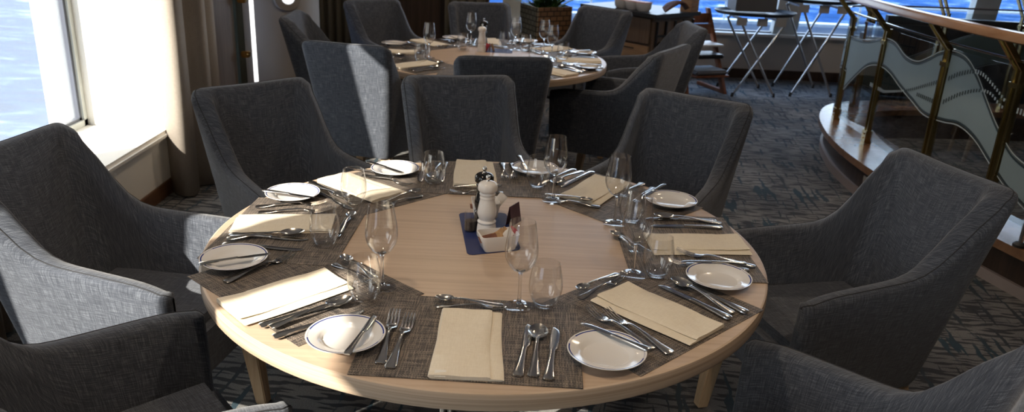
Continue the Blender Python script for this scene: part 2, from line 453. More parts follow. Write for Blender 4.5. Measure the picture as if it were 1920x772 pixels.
# far wall: dark wood at left, low parapet with windows above
YF = 6.72
struct('wall_back_wood', BX(-2.4, -.28, YF, YF + .15, 0, CEIL), 'dark_panel', smooth=False)
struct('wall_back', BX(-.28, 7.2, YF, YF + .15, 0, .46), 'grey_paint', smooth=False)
struct('baseboard_back', BX(-.28, 7.2, YF - .02, YF, 0, .10), 'kerb_wood', bevel=.004)
struct('trim_6', BX(-.28, 7.2, YF - .05, YF + .2, .455, .485), 'white_paint', bevel=.006)
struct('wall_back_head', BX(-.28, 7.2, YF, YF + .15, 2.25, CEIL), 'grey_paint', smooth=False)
bm = bmesh.new()
px_posts = [(-.05, .10), (2.92, .13), (5.0, .13)]
for x, wd in px_posts:
    hexa(bm, [(x - wd, YF + .02, .48), (x + wd, YF + .02, .48), (x + wd, YF + .14, .48), (x - wd, YF + .14, .48)],
         [(x - wd + .12, YF + .02, 2.26), (x + wd + .12, YF + .02, 2.26), (x + wd + .12, YF + .14, 2.26), (x - wd + .12, YF + .14, 2.26)])
struct('trim_7', bm, 'frame_pale', smooth=False)
w = bpy.data.objects.new('window_6', None); COL.objects.link(w); w['kind'] = 'structure'; w.location = (0, YF + .1, .48)
obj('glass_pane', BX(-.28, 7.2, 0, .006, 0, 1.78), 'clear_panel', w, smooth=False)
obj('gasket', BX(-.28, 7.2, -.03, .03, 0, .02), 'frame_grey', w, smooth=False)
# outside: deck bulwark beyond the far windows and the sea
bm = bmesh.new(); box(bm, -3, 12, 8.9, 9.0, -.8, .34); box(bm, -3, 12, 8.84, 9.06, .33, .37)
struct('exterior_bulwark', bm, 'frame_pale', smooth=False)
bm = bmesh.new(); tube(bm, [(-3, 8.95, .62), (12, 8.95, .62)], .02, 8)
for k in range(9): tube(bm, [(-2.6 + k * 1.8, 8.95, .36), (-2.6 + k * 1.8, 8.95, .62)], .014, 6)
struct('exterior_rail', bm, 'frame_pale')
bm = bmesh.new(); vs = [bm.verts.new(p) for p in ((-4000, -4000, -11), (4000, -4000, -11), (4000, 4000, -11), (-4000, 4000, -11))]; bm.faces.new(vs)
struct('sea', bm, 'sea_water', smooth=False)
struct('wall_front', BX(-2.45, 7.35, -5.65, -5.5, 0, CEIL), 'dark_panel', smooth=False)  # unseen rear wall, added dark and closed to cut fill from behind
# right side wall, far beyond the railing
struct('wall_right', BX(7.2, 7.35, -5.5, 6.9, 0, CEIL), 'dark_panel', smooth=False)

def curtain(name, label, path, z0, z1, mat, group=None):
    sm = smoothprof(path, 6)
    bm = sheet(sm, z0, z1, 3); o = obj(name, bm, mat)
    md = o.modifiers.new('thickness', 'SOLIDIFY'); md.thickness = .004
    return tag(o, label, 'curtain', group)
def folds(pts, n, amp):
    """zig-zag folds along a polyline"""
    P = [Vector(p) for p in pts]; Ls = [(P[i + 1] - P[i]).length for i in range(len(P) - 1)]; T = sum(Ls); out = []
    for k in range(n * 2 + 1):
        d = T * k / (n * 2); i = 0
        while i < len(Ls) - 1 and d > Ls[i]: d -= Ls[i]; i += 1
        q = P[i] + (P[i + 1] - P[i]) * (d / Ls[i]); t = (P[i + 1] - P[i]).normalized(); nr = Vector((-t.y, t.x))
        q = q + nr * amp * (1 if k % 2 else -1) * (.6 + .5 * random.random()); out.append((q.x, q.y))
    return out
curtain('window_curtain', 'taupe floor-length curtain gathered beside the sunlit window reveal', [(-1.905, 2.29), (-1.86, 2.235), (-1.79, 2.20), (-1.745, 2.23), (-1.76, 2.33), (-1.79, 2.38), (-1.74, 2.42), (-1.70, 2.45), (-1.72, 2.54), (-1.76, 2.58), (-1.72, 2.64), (-1.75, 2.74), (-1.82, 2.80), (-1.89, 2.84)], .012, 2.6, 'taupe_curtain', 'curtains on the window wall')
curtain('window_curtain', 'taupe curtain hanging low behind the armchair at the photo edge', folds([(-1.89, .77), (-1.84, .56), (-1.83, .5), (-1.885, .28)], 6, .03), .012, 2.6, 'taupe_curtain', 'curtains on the window wall')
curtain('window_curtain', 'olive grey curtain in the far corner beyond the white column', folds([(-2.15, 6.62), (-1.72, 6.64)], 5, .03), .012, 2.5, 'moss_curtain', 'curtains on the window wall')
curtain('window_curtain', 'olive grey curtain end against dark wood beside the far window', folds([(-.75, 6.66), (-.32, 6.66)], 5, .03), .012, 2.5, 'moss_curtain', 'curtains on the window wall')

# ------------------------------------------------------------------ chairs
H_BACK = .93
def chair_proto():
    root = thing('dining_armchair', '', 'chair', group='charcoal dining armchairs')
    # plan outline at the bottom and, extrapolated, at height; u runs right arm tip -> back -> left arm tip
    def plan(fx, fw, bx, bw, r):
        pts = []
        def line(a, b, n):
            for k in range(n): pts.append(((a[0] + (b[0] - a[0]) * k / n), (a[1] + (b[1] - a[1]) * k / n)))
        def arc(cx, cy, a0, a1, n):
            for k in range(n): a = a0 + (a1 - a0) * k / n; pts.append((cx + r * math.cos(a), cy + r * math.sin(a)))
        line((fx, -fw), (bx + r, -bw), 14); arc(bx + r, -bw + r, -PI / 2, -PI, 8)
        line((bx, -bw + r), (bx, bw - r), 8); arc(bx + r, bw - r, PI, PI / 2, 8)
        line((bx + r, bw), (fx, fw), 14); pts.append((fx, fw)); return pts
    z0, z1 = .265, .93
    PB = plan(.300, .250, -.205, .195, .05); PT = plan(.300, .298, -.355, .262, .04)
    IB = plan(.300, .250 - .054, -.205 + .058, .195 - .056, .055); IT = plan(.300, .298 - .054, -.355 + .058, .262 - .056, .055)
    N = len(PB)
    def P(i, z):
        t = (z - z0) / (z1 - z0); return Vector((PB[i][0] + (PT[i][0] - PB[i][0]) * t, PB[i][1] + (PT[i][1] - PB[i][1]) * t, z))
    def Q(i, z):
        t = (z - z0) / (z1 - z0); return Vector((IB[i][0] + (IT[i][0] - IB[i][0]) * t, IB[i][1] + (IT[i][1] - IB[i][1]) * t, z))
    def nrm(i, z):
        a, b = P(max(i - 1, 0), z), P(min(i + 1, N - 1), z); d = b - a; return Vector((d.y, -d.x, 0)).normalized()  # outward? fixed below
    def hgt(i):
        x = (P(i, .7)).x
        side = i < 22 and i < 14 or i > N - 15
        s = max(0, (-.035 - x) / .22)
        h = .642 + .016 * max(0, (.3 - x) / .3) - .012 * max(0, (x - .24) / .06) ** 2 + (.265) * min(1, s) ** 3.2
        if 14 <= i <= N - 15:                                   # across the back
            y = abs(P(i, .9).y)
            h = H_BACK - .004 - .012 * max(0, (y - .19) / .07) ** 2
            if i < 18 or i > N - 19: h = min(h, H_BACK - .03)
            h -= .007 * (1 - (y / .26) ** 2)
        return min(h, H_BACK)
    hs = [hgt(i) for i in range(N)]
    for _ in range(2): hs = [hs[0]] + [(hs[i - 1] + 2 * hs[i] + hs[i + 1]) / 4 for i in range(1, N - 1)] + [hs[-1]]
    def thick(i):
        x = PT[i][0]; return .058 if 16 <= i <= N - 17 else .054
    ZI = .40
    def ring(i, sh=0., dx=0.):
        h = hs[i]; T = thick(i); out = []
        fl = [z0, z0 + .02, .36, .47, .56, h - .022, h - .008, h - .0015]
        fl[2:5] = [z0 + (h - .022 - z0) * q for q in (.25, .5, .75)]
        c = P(i, .6); n = nrm(i, .6)
        offs = [0.004, 0, 0, 0, 0, 0, .005, .014]
        for z, o in zip(fl, offs): out.append(P(i, z).lerp(Q(i, z), (o + sh) / T))
        for z, o in ((h, T * .5), (h - .0015, T - .014), (h - .008, T - .005), (h - .022, T)): out.append(P(i, z).lerp(Q(i, z), min(max(o, sh), max(T - sh, T * .5)) / T))
        for q in (.66, .33, 0): out.append(P(i, ZI + (h - .022 - ZI) * q).lerp(Q(i, ZI + (h - .022 - ZI) * q), (T - sh) / T))
        for p in out:
            p.x += dx
            if sh: p.z = min(p.z, h - sh * .8)
        return out
    # outward normal sign check
    if nrm(N // 2, .6).x > 0:
        old = nrm
        nrm = lambda i, z: -old(i, z)
    full = bmesh.new(); uv = full.loops.layers.uv.new('UVMap')
    rings = []; tags = []
    def addring(pts): rings.append([full.verts.new(p) for p in pts])
    ENDS = [(.026 * (1 - math.cos(q)), .026 * math.sin(q)) for q in (1.4, 1.1, .75, .4)]
    for sh, dx in ENDS: addring(ring(0, sh, dx)); tags.append(0)
    for i in range(N): addring(ring(i)); tags.append(i)
    for sh, dx in ENDS[::-1]: addring(ring(N - 1, sh, dx)); tags.append(N - 1)
    su = [0]
    for a, b in zip(rings, rings[1:]): su.append(su[-1] + (a[3].co - b[3].co).length)
    L = len(rings[0]); part = {}
    vlen = []
    for R in rings:
        v = [0]
        for a, b in zip(R, R[1:]): v.append(v[-1] + (a.co - b.co).length)
        vlen.append(v)
    for q in range(len(rings) - 1):
        for k in range(L - 1):
            f = full.faces.new((rings[q][k], rings[q + 1][k], rings[q + 1][k + 1], rings[q][k + 1]))
            for lp, (a, b) in zip(f.loops, ((q, k), (q + 1, k), (q + 1, k + 1), (q, k + 1))): lp[uv].uv = (su[a], rings[a][5].co.z + vlen[a][b] - vlen[a][5])
            i = (tags[q] + tags[q + 1]) / 2
            part[f] = 0 if i < 14 else (2 if i > N - 15 else 1)
    for R, pid in ((rings[0], 0), (rings[-1], 2)):
        f = full.faces.new(R); part[f] = pid
        for lp in f.loops: lp[uv].uv = (lp.vert.co.y, lp.vert.co.z)
    bmesh.ops.recalc_face_normals(full, faces=full.faces)
    full.normal_update()
    vn = {v.index: v.normal.copy() for v in full.verts}
    full.verts.index_update(); full.faces.index_update()
    vn = [v.normal.copy() for v in full.verts]; pid = [part[f] for f in full.faces]
    for want, nm in ((1, 'backrest'), (0, 'armrest'), (2, 'armrest')):
        me = bpy.data.meshes.new(nm)
        fl = [f for f in full.faces if part[f] == want]; used = sorted({v.index for f in fl for v in f.verts}); mp = {v: k for k, v in enumerate(used)}
        full.verts.ensure_lookup_table()
        me.from_pydata([full.verts[v].co for v in used], [], [[mp[v.index] for v in f.verts] for f in fl])
        ul = me.uv_layers.new(name='UVMap'); k = 0
        for f in fl:
            for lp in f.loops: ul.data[k].uv = lp[uv].uv; k += 1
        me.materials.append(MAT['charcoal_weave'])
        me.polygons.foreach_set('use_smooth', [True] * len(me.polygons))
        me.normals_split_custom_set_from_vertices([vn[v] for v in used])
        o = bpy.data.objects.new(nm, me); COL.objects.link(o); o.parent = root
    # piping along outer top edge
    bm = bmesh.new()
    tube(bm, [rings[0][6].co] + [R[7].co + Vector((0, 0, -.0004)) for R in rings[1:-1]] + [rings[-1][6].co], .0018, 6)
    obj('piping', bm, 'charcoal_piping', root)
    full.free()
    # seat with rounded front
    bm = bmesh.new(); rbox(bm, -.175, .318, -.212, .212, .268, .462, .03, 4)
    for v in bm.verts:
        if v.co.z > .45: v.co.z += .012 * (1 - (v.co.y / .215) ** 2)
        if v.co.x < 0: v.co.y *= 1 - .12 * (-v.co.x / .175)
    ul = bm.loops.layers.uv.new('UVMap')
    for f in bm.faces:
        f.normal_update()
        for lp in f.loops: lp[ul].uv = (lp.vert.co.y, lp.vert.co.x if abs(f.normal.z) > .5 else lp.vert.co.z)
    obj('seat', bm, 'charcoal_weave', root)
    for sx, sy in ((1, 1), (1, -1), (-1, 1), (-1, -1)):
        bm = bmesh.new()
        xt, yt = (.280, .20) if sx > 0 else (-.145, .155)
        xb, yb = (.315, .20) if sx > 0 else (-.22, .165)
        a, b = .028, .019
        hexa(bm, [(xb - b, sy * yb - b, 0), (xb + b, sy * yb - b, 0), (xb + b, sy * yb + b, 0), (xb - b, sy * yb + b, 0)],
             [(xt - a, sy * yt - a, .285), (xt + a, sy * yt - a, .285), (xt + a, sy * yt + a, .285), (xt - a, sy * yt + a, .285)])
        obj('leg', bm, 'oak_leg', root, bevel=.003)
    return root
CH = Proto(chair_proto())
T2 = Vector((-.14, 2.95))
def D(a): return math.radians(a)
GA, GB = 'armchairs around the near table', 'armchairs around the far table'
for x, y, rz, lab, grp in [
    (-1.10, .13, -9.6, 'charcoal armchair by the window with one sunlit arm, back to the window', GA),
    (-.775, .88, -46, 'charcoal armchair standing beside the taupe curtain at the near table', GA),
    (-.12, 1.14, -76, 'charcoal armchair facing the camera, back overlapping another chair behind it', GA),
    (.63, .98, 237, 'charcoal armchair at the near table, opposite diagonal side from curtain, back tilted toward railing', GA),
    (1.12, .27, 196, 'charcoal armchair in front of the brass and glass railing', GA),
    (-.79, -.65, 41, 'charcoal armchair cropped at the lower left corner of the photo', GA),
    (.74, -.67, 137, 'charcoal armchair cropped at the lower right corner of the photo', GA),
    (-.785, 2.50, 78, 'charcoal armchair seen from behind with a sun patch on its back', GB),
    (-.05, 2.325, 97, 'charcoal armchair with plain back turned to camera, partly behind another chair', GB),
    (.665, 2.70, 150, 'charcoal armchair at the far table showing its side and arm in profile', GB),
    (.96, 3.61, 186, 'charcoal armchair in front of the sideboard wine rack', GB),
    (.53, 4.19, 231, 'charcoal armchair in front of the sideboard drawers and the planter', GB),
    (-.20, 4.14, -78, 'charcoal armchair at the far side of the far table near the window', GB),
    (-.88, 4.06, -48, 'charcoal armchair in front of the dark wood wall', GB),
    (-1.12, 3.29, 2, 'charcoal armchair before the white column, seen edge-on', GB)]:
    CH.put((x, y, 0), D(rz), lab, grp)

# ------------------------------------------------------------------ tables
TZ, TR = .75, .75
def table_proto():
    root = thing('round_dining_table', '', 'table')
    bm = bmesh.new(); lathe(bm, [(0, .712), (TR - .006, .712), (TR - .003, .745), (TR - .006, TZ), (0, TZ)], 128); obj('tabletop', bm, 'oak_veneer', root)
    bm = bmesh.new(); lathe(bm, [(TR - .008, .7105), (TR - .001, .7115), (TR, .715), (TR, .746), (TR - .0015, .749), (TR - .006, .7502)], 128); obj('edge_band', bm, 'oak_edge', root)
    bm = bmesh.new(); box(bm, -.30, .30, -.035, .035, .67, .712); box(bm, -.035, .035, -.30, .30, .671, .711); obj('top_bracket', bm, 'dark_metal', root, smooth=False)
    for sx in (-1, 1):
        for sy in (-1, 1):
            bm = bmesh.new(); tube(bm, [(sx * .115, sy * .10, .03), (sx * .115, sy * .10, .672)], .011, 12); tube(bm, [(sx * .09, sy * .10, .03), (sx * .09, sy * .10, .672)], .006, 10)
            obj('column', bm, 'chrome', root)
    for a in range(4):
        bm = bmesh.new(); loft(bm, [(.0, .05, .02, .022), (.14, .045, .018, .02), (.27, .034, .012, .014)], 10, 4)
        bmesh.ops.rotate(bm, verts=bm.verts, cent=(0, 0, 0), matrix=Matrix.Rotation(a * PI / 2 + PI / 4, 3, 'Z')); obj('foot', bm, 'dark_metal', root)
    return root
TB = Proto(table_proto())
TB.put((0, 0, 0), 0, 'near round oak dining table laid for eight', 'round dining tables')
TB.put((T2.x, T2.y, 0), D(20), 'far round oak dining table behind the first one', 'round dining tables')

# ------------------------------------------------------------------ tableware prototypes
def p_mat():
    bm = bmesh.new(); box(bm, -.175, .175, -.23, .23, 0, .0012); o = obj('placemat', bm, 'woven_vinyl', smooth=False); return tag(o, '', 'placemat')
def p_plate():
    bm = bmesh.new(); lathe(bm, [(0, .004), (.046, .004), (.050, .0055), (.055, .0105), (.062, .0135), (.0795, .0180), (.0822, .0188), (.0828, .0178), (.079, .0155), (.062, .0105), (.053, .0045), (.047, .001), (.044, .0), (.041, .0012), (0, .0012)], 64)
    return tag(obj('bread_plate', bm, 'china'), '', 'plate')
HANDLE = [(0, .0085, .0012, .0035), (.004, .0115, .0020, .0035), (.012, .0120, .0024, .0037), (.035, .0090, .0024, .0050), (.065, .0060, .0022, .0085), (.095, .0038, .0020, .0115), (.115, .0033, .0019, .0125)]
def p_fork(k=1.0, nm='dinner_fork'):
    bm = bmesh.new()
    loft(bm, HANDLE + [(.128, .0040, .0018, .0115), (.137, .0085, .0013, .0085), (.146, .0118, .0010, .0055), (.156, .0125, .0009, .0040), (.162, .0126, .0009, .0040)], 10)
    for y in (-.0110, -.0037, .0037, .0110):
        loft(bm, [(.160, .0022, .0009, .0040, y), (.178, .0019, .0008, .0055, y * 1.02), (.196, .0016, .0007, .0100, y * 1.0), (.208, .0011, .0006, .0140, y * .95), (.211, .0005, .0004, .0150, y * .94)], 6)
    for v in bm.verts: v.co *= k; v.co.x -= .105 * k
    return tag(obj(nm, bm, 'steel'), '', 'fork')
def p_spoon(k=1.0, nm='soup_spoon', bw=.0215, bl=.032):
    bm = bmesh.new()
    loft(bm, HANDLE + [(.130, .0036, .0018, .0125), (.142, .0042, .0014, .0118)], 10)
    c = .138 + bl; n, m = 28, 7; top = []; bot = []
    for lay, dz in ((top, 0), (bot, -.0012)):
        lay.append([bm.verts.new((c, 0, .0028 + dz))])
        for j in range(1, m + 1):
            r = j / m; ring_ = []
            for k2 in range(n):
                a = 2 * PI * k2 / n; x = math.cos(a) * bl * r; y = math.sin(a) * bw * r * (1 - .10 * math.cos(a))
                ring_.append(bm.verts.new((c + x, y, .0028 + .0092 * r ** 2.2 + dz * (1 - .55 * (r == 1)))))
            lay.append(ring_)
    for lay in (top, bot):
        for j in range(m):
            for k2 in range(n):
                q = (k2 + 1) % n
                if j == 0: bm.faces.new((lay[0][0], lay[1][k2], lay[1][q]))
                else: bm.faces.new((lay[j][k2], lay[j + 1][k2], lay[j + 1][q], lay[j][q]))
    for k2 in range(n): q = (k2 + 1) % n; bm.faces.new((top[m][k2], bot[m][k2], bot[m][q], top[m][q]))
    for v in bm.verts: v.co *= k; v.co.x -= .100 * k
    return tag(obj(nm, bm, 'steel'), '', 'spoon')
def p_knife(k=1.0, nm='table_knife'):
    root = thing(nm, '', 'knife')
    h = bmesh.new()
    loft(h, [(0, .0080, .0020, .0045), (.004, .0110, .0034, .0045), (.014, .0112, .0040, .0047), (.04, .0088, .0040, .0050), (.075, .0068, .0036, .0052), (.105, .0062, .0034, .0054), (.112, .0066, .0034, .0054), (.115, .0070, .0030, .0054)], 12)
    b = bmesh.new()
    loft(b, [(.114, .0062, .0013, .0054, .0), (.122, .0085, .0011, .0050, -.0012), (.15, .0098, .0010, .0042, -.0015), (.185, .0098, .0009, .0034, -.0010), (.203, .0080, .0008, .0028, .0006), (.212, .0048, .0007, .0024, .003), (.2145, .0015, .0005, .0022, .005)], 10)
    for q, n2 in ((h, 'handle'), (b, 'blade')):
        for v in q.verts: v.co *= k; v.co.x -= .107 * k
        obj(n2, q, 'steel', root)
    return root
def p_napkin(seed):
    rnd = random.Random(seed)
    # folded strip: outer layer wraps round an inner one that peeks out on one side; section in (y, z), run along x
    W = .064; sec = []
    def add(y, z): sec.append((y, z))
    outer = [(-W, .002), (-W - .003, .005), (-W, .0088), (-.03, .0092), (0, .0095), (.03, .0092), (W - .022, .0088), (W - .015, .0068), (W - .019, .0050)]
    inner = [(W - .010, .0046), (W + .006, .0043), (W + .010, .0024), (W + .004, .0004), (.0, .0002), (-W + .004, .0002), (-W - .002, .001)]
    sec = outer + inner
    nx = 26; Lx = .1375; bm = bmesh.new(); rows = []
    for i in range(nx + 1):
        x = -Lx + 2 * Lx * i / nx; row = []
        for j, (y, z) in enumerate(sec):
            s = rnd.random()
            wob = .0022 * math.sin(x * 38 + seed) * (z / .009) * (1 if abs(x) > .07 else .4)
            yy = y + .0022 * math.sin(x * 17 + seed * 2 + j * .3) + (.004 * (x / Lx) if y > .03 else 0)
            zz = max(.0001, z + (wob if z > .003 else 0) + (.0015 * math.sin(y * 60 + x * 22 + seed) if z > .006 else 0))
            row.append(bm.verts.new((x, yy, zz)))
        rows.append(row)
    n = len(sec)
    for a, b in zip(rows, rows[1:]):
        for j in range(n): bm.faces.new((a[j], a[(j + 1) % n], b[(j + 1) % n], b[j]))
    bm.faces.new(rows[0][::-1]); bm.faces.new(rows[-1])
    return tag(obj('linen_napkin', bm, 'cream_linen'), '', 'napkin')
def p_wine():
    root = thing('wine_glass', '', 'glass')
    bm = bmesh.new(); lathe(bm, smoothprof([(.0042, .0885), (.010, .0905), (.022, .099), (.0335, .117), (.0380, .137), (.0368, .160), (.0325, .190), (.0292, .2125)], 5) + [(.0286, .2130), (.0282, .2125)] + smoothprof([(.0282, .2125), (.0315, .190), (.0358, .160), (.0370, .137), (.0325, .118), (.021, .1005), (.010, .093), (.0, .0918)], 5), 48); obj('bowl', bm, 'drink_glass', root)
    bm = bmesh.new(); lathe(bm, [(0, .010)] + smoothprof([(.0075, .010), (.0048, .016), (.0040, .030), (.0038, .060), (.0042, .078), (.0062, .0885), (.0105, .0935)], 4) + [(.006, .0935), (0, .0925)], 20); obj('stem', bm, 'solid_glass', root)
    bm = bmesh.new(); lathe(bm, [(0, .0005), (.033, .0005), (.0345, .0016), (.0335, .0026), (.022, .0040), (.012, .0065), (.0076, .0099), (0, .0099)], 40); obj('foot', bm, 'drink_glass', root)
    return root
def p_tumbler():
    root = thing('stemless_tumbler', '', 'glass')
    bm = bmesh.new(); lathe(bm, smoothprof([(.023, .003), (.0285, .010), (.0360, .028), (.0392, .048), (.0378, .072), (.0338, .094), (.0312, .1075)], 5) + [(.0305, .1080), (.0300, .1075)] + smoothprof([(.0300, .1075), (.0326, .094), (.0366, .072), (.0379, .048), (.0347, .029), (.0275, .013), (.0180, .0085), (.0, .0080)], 5), 48); obj('bowl', bm, 'drink_glass', root)
    bm = bmesh.new(); lathe(bm, [(0, .002), (.020, .0008), (.0225, .0018), (.0245, .005), (.0235, .0085), (.014, .0072), (0, .0070)], 40); obj('base', bm, 'drink_glass', root)
    return root
PM, PP = Proto(p_mat()), Proto(p_plate())
FK, KN, SP = Proto(p_fork()), Proto(p_knife()), Proto(p_spoon())
DF, DS = Proto(p_fork(.82, 'dessert_fork')), Proto(p_spoon(.82, 'dessert_spoon', .017, .027))
BK = Proto(p_knife(.80, 'butter_knife'))
NPK = [Proto(p_napkin(s)) for s in (1, 2, 3)]
WG, TU = Proto(p_wine()), Proto(p_tumbler())
PLACE = {'F': 'front centre', 'RF': 'front right', 'R': 'right side', 'BR': 'back right', 'B': 'back centre', 'BL': 'back left', 'L': 'left side', 'LF': 'front left'}
ZM = TZ + .0026
def seg(a, b, z=TZ + .005):
    A, B = at(*a, z), at(*b, z); c = (A + B) / 2; return c.x, c.y, math.atan2(B.y - A.y, B.x - A.x)
def L_(s, code, tb): return '%s at the %s setting of the %s table' % (s, PLACE[code], tb)
def lay(tb, code, what, proto, loc, rz, group): proto.put(loc, rz, L_(what, code, tb), group)

# near table, measured setting by setting; 'd' gives the outward direction of the mat (degrees)
NEAR = {
 'F': dict(d=-91.6, mat=(-.0085, -.536), plate=(-.272, -.578)),
 'LF': dict(d=229.4, mat=(-.424, -.325), plate=at(439, 487, .76)[:2]),
 'L': dict(d=178.5, mat=(-.548, .02), plate=at(549, 365, .76)[:2]),
 'BL': dict(d=135, mat=(-.385, .385), plate=at(741, 319, .76)[:2]),
 'B': dict(d=90, mat=(-.01, .545), plate=at(1003, 318, .76)[:2]),
 'BR': dict(d=45, mat=(.385, .385), plate=at(1258, 378, .76)[:2]),
 'R': dict(d=1, mat=(.545, .03), plate=at(1347, 523, .76)[:2]),
 'RF': dict(d=-46.5, mat=(.382, -.378), plate=at(1137, 662, .76)[:2]),
}
for k, (c, v) in enumerate(NEAR.items()):
    lay('near', c, 'grey brown woven placemat', PM, (v['mat'][0], v['mat'][1], TZ + (.0014 if c in ('F', 'L', 'R', 'B') else .0001)), D(v['d']), 'placemats on the near table')
    lay('near', c, 'white bread plate with blue rim line', PP, (v['plate'][0], v['plate'][1], ZM), D(v['d'] + 17 * k), 'bread plates on the near table')
def cut(code, what, proto, butt, tip, grp, z=ZM, rot=None):
    x, y, a = seg(butt, tip); lay('near', code, what, proto, (x, y, z), a if rot is None else (rot[0], rot[1], a), grp + ' on the near table')
GF, GK, GS, GB_, GD, GDS = 'dinner forks', 'table knives', 'soup spoons', 'butter knives', 'dessert forks', 'dessert spoons'
OF, IF_ = 'outer steel dinner fork of the pair', 'inner steel dinner fork of the pair'
KO, KI = 'steel table knife farther from napkin', 'steel table knife nearer to napkin'
SPL, BKL, DFL, DSL = 'round-bowled steel soup spoon', 'butter knife lying across the bread plate', 'small dessert fork above the napkin', 'small dessert spoon above the napkin'
ZP = ZM + .0165
cut('F', BKL, BK, (652, 677), (703, 604), GB_, ZP)
cut('F', OF, FK, (712, 684), (742, 586), GF); cut('F', IF_, FK, (730, 692), (770, 594), GF)
cut('F', KI, KN, (971, 704), (993, 610), GK); cut('F', SPL, SP, (999, 715), (1011, 607), GS); cut('F', KO, KN, (1028, 713), (1042, 614), GK)
cut('F', DSL, DS, (935, 577), (818, 565), GDS, ZM + .007); cut('F', DFL, DF, (828, 573), (945, 577), GD)
cut('LF', BKL, BK, (374, 507), (508, 486), GB_, ZP); cut('LF', 'steel dinner fork, tines up,', FK, (412, 532), (560, 474), GF)
cut('LF', KI, KN, (494, 610), (646, 563), GK); cut('LF', SPL, SP, (508, 616), (656, 566), GS, ZM + .004); cut('LF', KO, KN, (515, 632), (681, 583), GK)
cut('LF', DSL, DS, (707, 528), (636, 483), GDS, ZM + .007); cut('LF', DFL, DF, (626, 494), (704, 536), GD)
cut('L', BKL, BK, (497, 367), (585, 379), GB_, ZP); cut('L', OF, FK, (496, 387), (598, 382), GF); cut('L', IF_, FK, (500, 398), (607, 396), GF)
cut('L', KI, KN, (437, 440), (570, 449), GK); cut('L', SPL, SP, (436, 449), (560, 441), GS, ZM + .004); cut('L', KO, KN, (424, 458), (562, 468), GK)
cut('L', DSL, DS, (634, 442), (664, 401), GDS, ZM + .007); cut('L', DFL, DF, (650, 411), (628, 446), GD)
cut('BL', BKL, BK, (693, 313), (752, 331), GB_, ZP); cut('BL', OF, FK, (662, 316), (726, 334), GF); cut('BL', IF_, FK, (690, 330), (765, 348), GF)
cut('BL', KI, KN, (592, 346), (640, 368), GK); cut('BL', SPL, SP, (586, 353), (638, 371), GS, ZM + .005); cut('BL', KO, KN, (598, 362), (650, 387), GK)
cut('BL', DSL, DS, (722, 381), (786, 362), GDS, ZM + .007); cut('BL', DFL, DF, (775, 371), (727, 385), GD)
cut('B', BKL, BK, (973, 302), (986, 325), GB_, ZP); cut('B', OF, FK, (960, 309), (965, 337), GF); cut('B', IF_, FK, (942, 309), (947, 335), GF)
cut('B', KI, KN, (834, 310), (829, 333), GK); cut('B', SPL, SP, (820, 309), (812, 332), GS); cut('B', KO, KN, (795, 309), (789, 333), GK)
cut('B', DSL, DS, (857, 353), (939, 355), GDS, ZM + .007); cut('B', DFL, DF, (933, 361), (854, 361), GD)
cut('BR', BKL, BK, (1244, 355), (1205, 378), GB_, ZP); cut('BR', OF, FK, (1220, 356), (1192, 379), GF); cut('BR', IF_, FK, (1199, 347), (1166, 369), GF)
cut('BR', KO, KN, (1070, 321), (1022, 341), GK); cut('BR', SPL, SP, (1087, 323), (1041, 344), GS); cut('BR', KI, KN, (1104, 326), (1060, 346), GK)
cut('BR', DSL, DS, (1030, 369), (1106, 381), GDS, ZM + .007); cut('BR', DFL, DF, (1110, 386), (1040, 376), GD)
cut('R', BKL, BK, (1399, 505), (1274, 500), GB_, ZP); cut('R', OF, FK, (1394, 506), (1262, 494), GF, ZM + .0005); cut('R', IF_, FK, (1410, 499), (1274, 474), GF)
cut('R', KO, KN, (1343, 415), (1210, 409), GK); cut('R', SPL, SP, (1346, 420), (1232, 408), GS, ZM + .003); cut('R', KI, KN, (1352, 427), (1222, 423), GK)
cut('R', DSL, DS, (1196, 466), (1162, 449), GDS, ZM + .007); cut('R', DFL, DF, (1158, 441), (1190, 474), GD)
cut('RF', BKL, BK, (1215, 669), (1091, 618), GB_, ZP); cut('RF', OF, FK, (1228, 657), (1098, 578), GF); cut('RF', IF_, FK, (1263, 665), (1131, 583), GF)
cut('RF', KI, KN, (1369, 598), (1238, 534), GK); cut('RF', SPL, SP, (1380, 591), (1256, 523), GS, ZM + .001); cut('RF', KO, KN, (1394, 584), (1276, 527), GK)
cut('RF', DSL, DS, (1152, 520), (1084, 549), GDS, ZM + .007); cut('RF', DFL, DF, (1088, 558), (1168, 521), GD)
def nap(code, a, b, seed, grp='napkins on the near table', flip=0):
    """a, b: midpoints of the outer and inner short ends in the photograph"""
    x, y, r = seg(a, b); lay('near', code, 'folded cream linen napkin', NPK[seed], (x, y, ZM), r + flip, grp)
nap('F', (868, 711), (884, 585), 0, flip=PI); nap('LF', (440, 582), (626, 525), 1, flip=PI); nap('L', (441, 419), (624, 419), 2)
nap('BL', (631, 334), (723, 368), 0); nap('B', (889, 306), (888, 346), 1); nap('BR', (1150, 334), (1080, 378), 2)
nap('R', (1392, 459), (1218, 456), 0); nap('RF', (1325, 628), (1148, 547), 1)
